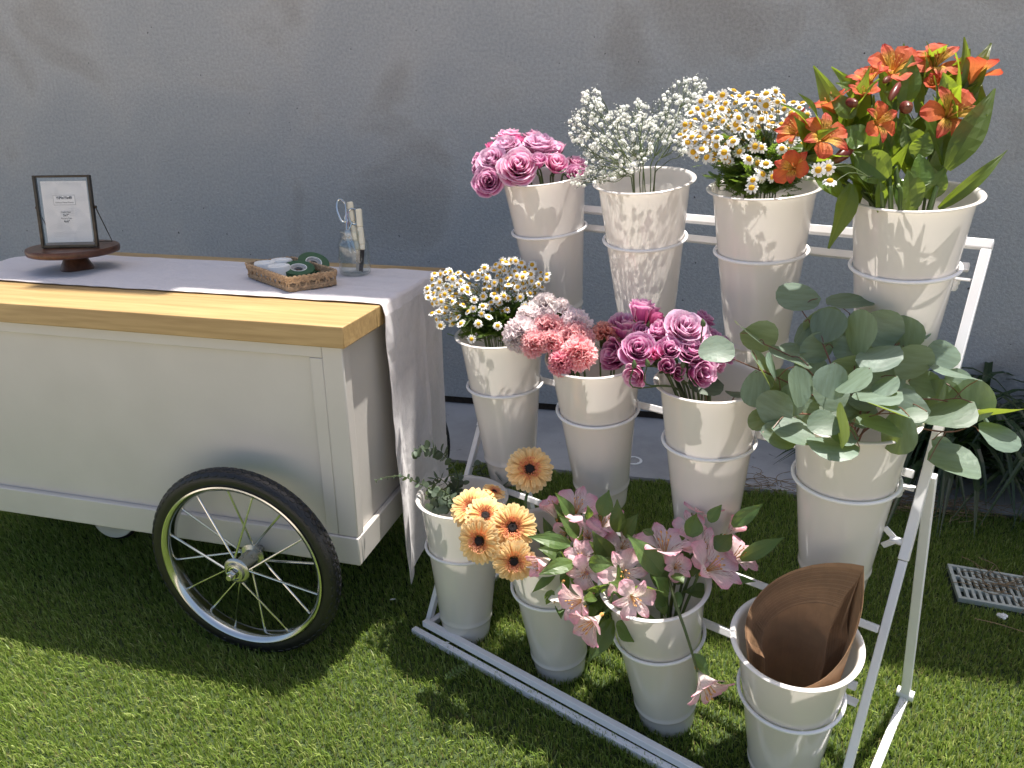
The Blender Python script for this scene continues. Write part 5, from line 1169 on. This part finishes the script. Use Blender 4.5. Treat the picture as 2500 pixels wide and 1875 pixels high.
# ---- round silver eucalyptus
ZE = lambda x, y: (1600+x*.42194, 600+y*.42194); kE = (3, 1)
EU = [(817, 305, 215, 175, 0, .05), (1123, 330, 230, 100, -5, .05), (1000, 455, 150, 190, 15, .0), (975, 440, 200, 160, 0, .03), (1185, 500, 75, 235, 0, -.02), (1318, 480, 215, 210, 10, .0), (1440, 510, 150, 200, 0, .02), (1490, 465, 190, 170, 10, .05), (1300, 390, 190, 70, 0, .06), (607, 525, 200, 150, 10, .0),
  (545, 505, 200, 60, 38, -.02), (770, 650, 225, 95, 22, -.02), (355, 605, 180, 150, -20, -.06), (620, 720, 110, 230, -28, -.04), (675, 700, 80, 150, -15, -.05), (580, 835, 130, 180, 0, -.03), (830, 815, 170, 210, -10, -.09), (1018, 785, 170, 190, 10, -.09), (1150, 780, 200, 60, -38, -.11), (1290, 640, 220, 130, -25, -.05),
  (1490, 670, 220, 180, 0, -.03), (1665, 635, 185, 170, 15, .02), (1725, 735, 270, 75, 15, -.03), (1830, 900, 175, 230, 0, .0), (1640, 870, 130, 200, 8, .02), (1750, 785, 145, 140, 0, .02), (1975, 960, 250, 55, -4, -.02), (1993, 1095, 215, 150, 10, -.04), (1737, 1260, 275, 165, 8, -.06), (1665, 1160, 125, 110, 30, -.03),
  (1465, 935, 205, 205, 10, -.06), (1700, 970, 270, 110, -24, -.06), (1500, 975, 130, 70, -12, -.09), (1285, 1045, 245, 100, 12, -.11), (975, 1030, 165, 140, -10, -.12), (1080, 1090, 170, 120, 10, -.11), (1030, 1150, 270, 110, 5, -.11), (1405, 1090, 125, 215, 0, -.10), (690, 940, 200, 190, 25, -.06), (600, 1000, 140, 120, -20, -.04),
  (800, 1080, 215, 140, 12, -.08), (720, 1100, 180, 150, 10, -.07), (1015, 860, 190, 170, 0, -.05), (930, 590, 175, 170, 0, .02), (1120, 600, 170, 160, 0, .02), (870, 950, 140, 140, 0, -.04), (1250, 760, 150, 130, 20, -.03), (1370, 760, 140, 150, 0, .0), (780, 900, 120, 160, 0, -.05), (1110, 690, 170, 110, 0, .0),
  (1330, 810, 150, 60, -40, -.07), (1075, 1040, 32, 230, -4, -.14), (1905, 1035, 80, 125, -15, .01), (1290, 868, 240, 75, -8, -.08), (1340, 945, 240, 70, 18, -.12), (860, 510, 70, 130, 25, .04), (795, 605, 130, 70, 0, .03), (640, 850, 150, 150, 0, .0), (1200, 880, 180, 150, 0, .0), (1000, 960, 170, 140, 0, -.02), (1420, 860, 160, 150, 0, .02), (900, 720, 160, 170, 0, .03), (1060, 520, 150, 150, 0, .05), (740, 800, 150, 160, 0, .02), (1230, 560, 190, 180, 0, .04), (1380, 640, 180, 170, 15, .03), (1060, 930, 170, 150, 0, .0), (1180, 960, 190, 160, 0, .01), (860, 860, 180, 170, 0, .0), (1560, 800, 170, 160, 10, .03)]
def round_leaf(rx, ry, seed):                                 # slightly cupped, a notch at the stalk and a blunt tip
    rs = random.Random(seed); P = [V((0, 0, 0))]; A = [(.5, 0, seed)]; n = 16; cup = rs.uniform(-.16, .16); tw = rs.uniform(-.15, .15)
    for ring in (.22, .5, .8, 1.0):
        for k in range(n):
            a = 2*math.pi*k/n; rr = ring*(1+.05*math.cos(2*a+seed)+.05*math.cos(3*a+seed*2)+(.09 if k == 0 else 0)); x, y = rx*rr*math.cos(a), ry*rr*math.sin(a); e = min(rx, ry) if min(rx, ry) > .3*max(rx, ry) else max(rx, ry)*.35
            P.append(V((x, y, cup*max(rx, ry)*ring**2*math.sin(a)**2*1.4+tw*x*y/max(rx, ry)+.03*max(rx, ry)*math.sin(3*a+seed)*ring**3))); A.append((.5+.5*ring*math.cos(a), ring*math.sin(a), seed))
    f = [(0, 1+k, 1+(k+1) % n) for k in range(n)]
    for r_ in range(3):
        for k in range(n): f.append((1+r_*n+k, 1+(r_+1)*n+k, 1+(r_+1)*n+(k+1) % n, 1+r_*n+(k+1) % n))
    b = MB(); b.add(P, f, A); return b
cE, tE, _ = BK[kE]; dE = dep(cE)
ELB = ['eucalyptus branch reaching low left towards the mauve roses', 'eucalyptus branch at the left with a bright yellow green leaf', 'eucalyptus branch rising to the single tall round leaf on the left', 'eucalyptus branch in the middle left of the silver bunch', 'eucalyptus branch at the top of the silver bunch with broad leaves', 'eucalyptus branch of the upper right with dark olive leaf', 'eucalyptus branch leaning right with glowing green leaves', 'eucalyptus branch reaching far right past the stand leg', 'eucalyptus branch bending down to the lowest pale leaf on the right', 'eucalyptus branch spilling over the front rim of the bucket']
cent = (1190, 1010)
items = []
for i, (x, y, w_, h_, r_, dd) in enumerate(EU):
    an = math.degrees(math.atan2(-(y-cent[1]), x-cent[0])); items.append((an, i))
def sector(an, x, y):
    if y > 1020 and 850 < x < 1480: return 9
    if an < -150 or an > 165: return 0
    if an > 147: return 1
    if an > 128: return 2
    if an > 108: return 3
    if an > 84: return 4
    if an > 52: return 5
    if an > 28: return 6
    if an > 1: return 7
    return 8
secs = {}
for an, i in items: secs.setdefault(sector(an, EU[i][0], EU[i][1]), []).append(i)
for s_, ids in sorted(secs.items()):
    pts = []
    for i in ids: x, y, w_, h_, r_, dd = EU[i]; pts.append(at(*ZE(x, y), dE+dd))
    far = max(pts, key=lambda p: (p-cE).length); mid = sum(pts, V((0, 0, 0)))/len(pts)
    base = cE+(mid-cE).normalized()*.03-V((0, 0, .02)); base.z = min(base.z, cE.z-.005)
    t = thing('eucalyptus_branch', ELB[s_], 'eucalyptus', base, 0, 'round leaved eucalyptus branches')
    main = crom([cE+tE*.33+rv(.012), cE+tE*.15+rv(.008), base, base+(mid-base)*.75+V((0, 0, .012)), base+(far-base)*.9], 7); m = len(main)
    b = MB(); b.tube([p-base for p in main], [.0026-.0016*i/(m-1) for i in range(m)], 7); b.build('stem', G['redstem'], t)
    for i, P in zip(ids, pts):
        x, y, w_, h_, r_, dd = EU[i]; d = dep(P); sc_ = .42194*d/FPX; a = math.radians(-r_)
        big, sm = max(w_, h_), min(w_, h_); tl = math.acos(min(.97, sm/big*1.03)) if sm < big*.85 else rnd(.1, .4)
        th = a if w_ >= h_ else a+math.pi/2
        X_ = CR*math.cos(th)+CU*math.sin(th); Yv = -CR*math.sin(th)+CU*math.cos(th); up_s = 1 if rnd(0, 1) < .72 or dd < -.075 else -1
        nrm = (-CF*math.cos(tl)+Yv*math.sin(tl)*(up_s if abs(Yv.z) > .3 else 1)*(1 if Yv.z > 0 else -1)).normalized(); Y2 = nrm.cross(X_).normalized()
        sp = min((q for q in main[12:]), key=lambda q: (q-P).length); fl = 1 if (sp-P).dot(X_) > 0 else -1
        rr = big*sc_*.5*1.12; mxl = M(((fl*X_.x, fl*Y2.x, nrm.x, P.x-base.x), (fl*X_.y, fl*Y2.y, nrm.y, P.y-base.y), (fl*X_.z, fl*Y2.z, nrm.z, P.z-base.z), (0, 0, 0, 1)))
        asp = min(1, max(.84, sm/big)) if sm >= big*.85 else .95
        rb_ = round_leaf(rr, rr*asp, i*1.7); obj('leaf', rb_.mesh('leaf', G['euca'], 0), t, mxl)
        e = P+X_*fl*rr*1.0; q = (sp+e)/2+V((0, 0, .006)); b = MB(); b.tube([p-base for p in crom([sp, q, e], 4)], .0009, 5); b.build('leaf_stalk', G['redstem'], t)
# two loose eucalyptus leaves inside the mauve rose bucket
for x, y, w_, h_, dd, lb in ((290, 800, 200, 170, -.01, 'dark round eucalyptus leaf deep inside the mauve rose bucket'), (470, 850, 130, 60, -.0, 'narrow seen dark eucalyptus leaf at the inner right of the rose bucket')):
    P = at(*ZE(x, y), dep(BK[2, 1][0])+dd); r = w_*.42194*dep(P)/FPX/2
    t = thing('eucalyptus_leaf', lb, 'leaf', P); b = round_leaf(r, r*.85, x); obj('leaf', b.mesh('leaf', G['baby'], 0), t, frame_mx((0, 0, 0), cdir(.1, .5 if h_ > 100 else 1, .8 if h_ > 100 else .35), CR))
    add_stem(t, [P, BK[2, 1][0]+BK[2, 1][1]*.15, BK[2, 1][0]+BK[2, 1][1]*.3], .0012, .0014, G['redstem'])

# ---- small leaved eucalyptus in the first front bucket
def baby(path, n, r0, r1, dd, label, k=(0, 0)):
    d = dep(BK[k][0])+dd; P = [at(*ZG(x, y), d+rnd(-.015, .015)) for x, y in path]; c, tv, _ = BK[k]
    t = thing('eucalyptus_sprig', label, 'eucalyptus', P[0], 0, 'small leaved eucalyptus sprigs')
    C_ = crom(P, 8); full = [c+tv*.32+rv(.01), c+tv*.12+rv(.015)]+C_; m = len(full)
    b = MB(); b.tube([p-P[0] for p in full], [.0019-.0012*i/(m-1) for i in range(m)], 6); b.build('stem', G['rosestem'], t)
    for q in range(n):
        f = q/(n-1); i = int(f*(len(C_)-2)); p = C_[i]; ax = (C_[i+1]-C_[i]).normalized(); r = (r0+(r1-r0)*f)*.24108*d/FPX
        s0 = ax.cross(V((rnd(-1, 1), rnd(-1, 1), rnd(-1, 1)))).normalized()
        for sg in (-1, 1):
            out = (s0*sg+ax*.35).normalized(); nr = (ax+rv(.5)).normalized(); nr = (nr-out*nr.dot(out)).normalized(); me = random.choice(bl_me)
            obj('leaf', me, t, frame_mx(p+out*r*1.05-P[0], nr, out, r))
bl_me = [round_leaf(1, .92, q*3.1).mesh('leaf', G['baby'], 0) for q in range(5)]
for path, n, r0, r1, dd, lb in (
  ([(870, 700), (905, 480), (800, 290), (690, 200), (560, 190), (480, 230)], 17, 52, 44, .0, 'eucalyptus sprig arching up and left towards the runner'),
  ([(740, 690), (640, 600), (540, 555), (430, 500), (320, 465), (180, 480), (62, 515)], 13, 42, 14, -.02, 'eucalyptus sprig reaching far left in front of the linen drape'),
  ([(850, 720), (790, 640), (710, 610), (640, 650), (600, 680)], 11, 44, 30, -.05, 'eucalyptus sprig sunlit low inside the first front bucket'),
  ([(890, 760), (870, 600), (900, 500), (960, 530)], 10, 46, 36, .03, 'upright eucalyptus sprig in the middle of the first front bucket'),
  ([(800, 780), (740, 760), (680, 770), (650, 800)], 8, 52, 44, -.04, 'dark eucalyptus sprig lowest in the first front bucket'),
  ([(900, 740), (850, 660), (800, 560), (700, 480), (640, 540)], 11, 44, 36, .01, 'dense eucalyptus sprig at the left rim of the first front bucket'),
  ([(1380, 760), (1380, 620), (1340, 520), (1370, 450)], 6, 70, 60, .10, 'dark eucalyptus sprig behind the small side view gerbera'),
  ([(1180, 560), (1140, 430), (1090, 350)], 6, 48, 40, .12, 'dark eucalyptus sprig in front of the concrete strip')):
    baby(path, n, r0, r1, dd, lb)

MAT['kraft2'] = plain('kraft_paper_light', (.325, .188, .10), .8, var=.08, scale=50, bump=.25, bscale=350)
# ---- brown paper sheets in the last front bucket
k = (3, 0); c, tv, _ = BK[k]; up = -tv; e1 = (CR-up*CR.dot(up)).normalized(); e2 = up.cross(e1)   # e1 right, e2 away
pap = thing('wrapping_paper', 'curled stack of brown kraft wrapping sheets standing in the bucket', 'wrapping paper', c+tv*.2)
for q in range(20):
    R0 = .0865-.0015*q; ph0 = math.radians(14-.3*q); P = []
    htop = .128-.0034*q-(.008 if q > 0 else 0)+rnd(-.0012, .0012); hl = -.004-.0016*q; n = 30; fa = 112 if q < 2 else 22-.4*q
    for i in range(n+1):
        t = -1+2.0*i/n                                         # -1 front end, 0 corner, 1 far left end
        if t < 0: ph = ph0+math.radians(fa)*t; top = htop-((.150 if q < 2 else .115)*abs(t)**.8)
        else: ph = ph0+math.radians(172+.5*q)*t; top = hl+(htop-hl)*((1-t)**1.75)+.012*t*(1-t)*4
        row = []
        for j in range(7):
            f = j/6; z = -.20*(1-f)+top*f
            rr = R0*(.74+.26*min(1, (z+.2)/.2)) if z < 0 else R0+z*(.22*max(0, 1-abs(t)*1.3))
            rr *= 1+.02*math.sin(5*t+q*.4)*f
            row.append(e1*rr*math.cos(ph)+e2*rr*math.sin(ph)+up*(z+.2))
        P.append(row)
    b = MB(); b.grid(P); b.build('paper_sheet', MAT['kraft' if q % 2 else 'kraft2'], pap, sharp=0, solid=.0005)

# ------------------------------------------------------------------ plants by the wall, drains, litter on the ground
def strap_plant(base, n, label, hmax, lean):
    t = thing('strap_leaf_plant', label, 'plant', base)
    for q in range(n):
        a = rnd(0, 2*math.pi); o = V((math.cos(a), math.sin(a), 0)); o = (o+lean*rnd(.2, .9)).normalized(); L_ = rnd(.6, 1.0)*hmax; st_ = V((rnd(-.07, .07), rnd(-.07, .07), 0))
        out = L_*rnd(.5, .95); hh = L_*rnd(.4, 1.0); P = []; A = []; w_ = rnd(.008, .015); sd = V((-o.y, o.x, 0))
        for i in range(9):
            f = i/8; c_ = st_+o*out*f+V((0, 0, hh*(1.9*f-1.75*f*f*rnd(.98, 1.02)))); c_.z = max(c_.z, .012)
            ww = w_*(1-f**3)+.0004
            for s in (-1, 0, 1): P.append(c_+sd*ww*s+V((0, 0, .35*ww*abs(s)))); A.append((f, s, q))
        b = MB(); b.add(P, [(i*3+j, i*3+j+1, i*3+j+4, i*3+j+3) for i in range(8) for j in range(2)], A); b.build('leaf', G['strap'], t, sharp=0)
strap_plant(onwall(1.66, -.27), 150, 'dark strappy plant arching out behind the right leg of the stand', .80, -WN*.4-WD*.25)
strap_plant(onwall(2.05, -.34), 130, 'dark strappy plant at the right edge by the wall', .85, -WN*.5-WD*.3)
strap_plant(onwall(1.35, -.22), 60, 'sparse low strappy plant nearest the concrete end', .34, -WN*.3)

u_, v_ = GR['u'], GR['v']; gr = thing('drain_grate', 'square plastic drain grate set into the lawn on the right', 'drain grate', GR['o'])
gr.rotation_euler = (0, 0, math.atan2(u_.y, u_.x)); LW, LH = .30, .172
def gb(name, *q, mat='grate', bevel=.001):
    b = MB(); b.bb(*q); return b.build(name, MAT[mat], gr, bevel=bevel)
gb('drain_pit', -.004, LW+.004, -LH-.004, .004, -.010, .0035, mat='pit', bevel=0)
GZ0, GZ1 = .006, .020
gb('frame_bar', 0, LW, -.010, 0, GZ0, GZ1); gb('frame_bar', 0, LW, -LH, -LH+.010, GZ0, GZ1); gb('frame_bar', 0, .010, -LH+.0101, -.0101, GZ0, GZ1); gb('frame_bar', LW-.010, LW, -LH+.0101, -.0101, GZ0, GZ1)
for q in (1, 2): gb('cross_bar', .0101, LW-.0101, -LH*q/3-.004, -LH*q/3+.004, GZ0, GZ1-.001)
for q in range(1, 17): x = .010+(LW-.02)*q/17; gb('slot_bar', x-.0042, x+.0042, -LH+.0102, -.0102, GZ0+.001, GZ1-.0022)
rd = thing('round_drain', 'small round white drain cover in the concrete strip', 'drain cover', V((.452, 2.572, .0085)))
b = MB(); b.lathe([(0, 0), (.034, 0), (.036, .001), (.036, .003), (.034, .0035), (.027, .0035), (.027, .0022), (0, .0022)], 32); b.build('cover', MAT['whitetape'], rd)
for q in range(-3, 4):
    h = math.sqrt(.026**2-(q*.0072)**2); b = MB(); b.bb(-h, h, q*.0072-.0016, q*.0072+.0016, .0023, .0027); b.build('slot', MAT['shaded_gap'], rd)
def litter(name, label, cat, pts_list, r, mat):
    c0 = V(pts_list[0][0]); b = MB()
    for P in pts_list: b.tube([V(p)-c0 for p in crom(P, 4)], r, 4)
    o = b.build(name, mat, None, sharp=0); o.location = c0; return tag(o, label, cat)
def curl(c, n, L_, z):
    out = []
    for _ in range(n):
        p = c+V((rnd(-.10, .10), rnd(-.035, .035), z)); a = rnd(0, 6.28); P = [p]
        for i in range(4): a += rnd(-1.1, 1.1); p = p+V((math.cos(a), math.sin(a)*.7, 0))*L_*rnd(.5, 1)+V((0, 0, rnd(-.004, .008))); p.z = max(p.z, z); P.append(p)
        out.append(P)
    return out
stuff(litter('dry_stalks', 'tangle of thin dry stalks lying on the concrete edge', 'dry stalks', curl(V((.92, 2.385, 0)), 26, .045, .013), .0011, MAT['twig']))
stuff(litter('dry_stalks', 'loose dry grass stalks spread before the strappy plants', 'dry stalks', curl(V((1.20, 2.23, 0)), 40, .07, .03)+curl(V((1.42, 2.18, 0)), 40, .07, .03), .0011, MAT['twig']))
stuff(litter('dry_stalks', 'bundle of dry straw lying across the drain grate', 'dry stalks', curl(V((1.40, 1.75, 0)), 30, .05, .022), .0012, MAT['twig']))
litter('dry_twig', 'single curved straw lying on the lawn below the grate', 'twig', [[(1.17, 1.597, .034), (1.21, 1.575, .036), (1.25, 1.552, .034), (1.31, 1.51, .035)]], .0014, MAT['twig'])
def fluff(P, r, label, name, cat, n=14, flat=.5, grp=None):
    b = MB()
    for _ in range(n):
        p = rv(r*.7); p.z = abs(p.z)*flat; q = r*rnd(.3, .55)
        b.add([p+Vv*q+rv(q*.25) for Vv in bud_ico], [(0, 1, 2), (0, 2, 3), (0, 3, 4), (0, 4, 1), (5, 2, 1), (5, 3, 2), (5, 4, 3), (5, 1, 4)])
    o = b.build(name, MAT['cotton'], None, sharp=0); o.location = P; tag(o, label, cat, grp)
fluff((1.245, 1.601, .036), .013, 'white cotton tuft lying on the lawn below the drain grate', 'cotton_tuft', 'fluff')
for P, lb in (((-.318, 1.686, .034), 'white fallen petal on shaded grass between cart and stand'), ((-.162, 1.512, .034), 'white fallen petal on the grass in front of the stand corner'), ((-.705, 1.538, .034), 'white fallen petal on the grass under the front wheel')):
    b = leafmesh(V((-.008, 0, 0)), V((.008, .003, .001)), .008, V((0, 0, 1)), n=4, m=2); o = b.build('fallen_petal', G['daisy'], None, sharp=0); o.location = P; tag(o, lb, 'petal', 'white petals on the lawn')
FS = .6
fl = thing('fern_leaf', 'pale feathery leaf lying on the lawn in front of the stand', 'leaf', V((-.133, 1.405, .037)), .25)
b = MB(); b.tube([V((-.045, -.022, 0))*FS, (0, 0, .004), V((.05, .028, .002))*FS], .0008, 4); b.build('midrib', G['pinkleaf'], fl)
for q in range(7):
    f = q/6; p = V((-.035+.08*f, -.017+.042*f, .003))*FS
    for s in (-1, 1):
        d = V((.75, .35, 0))*.5+V((-.4, .8, 0))*s; b = leafmesh(p, p+d.normalized()*(.030-.012*abs(f-.45))*FS, .006, V((0, 0, 1)), n=4, m=2, bend=.1); b.build('leaflet', G['pinkleaf'], fl, sharp=0)
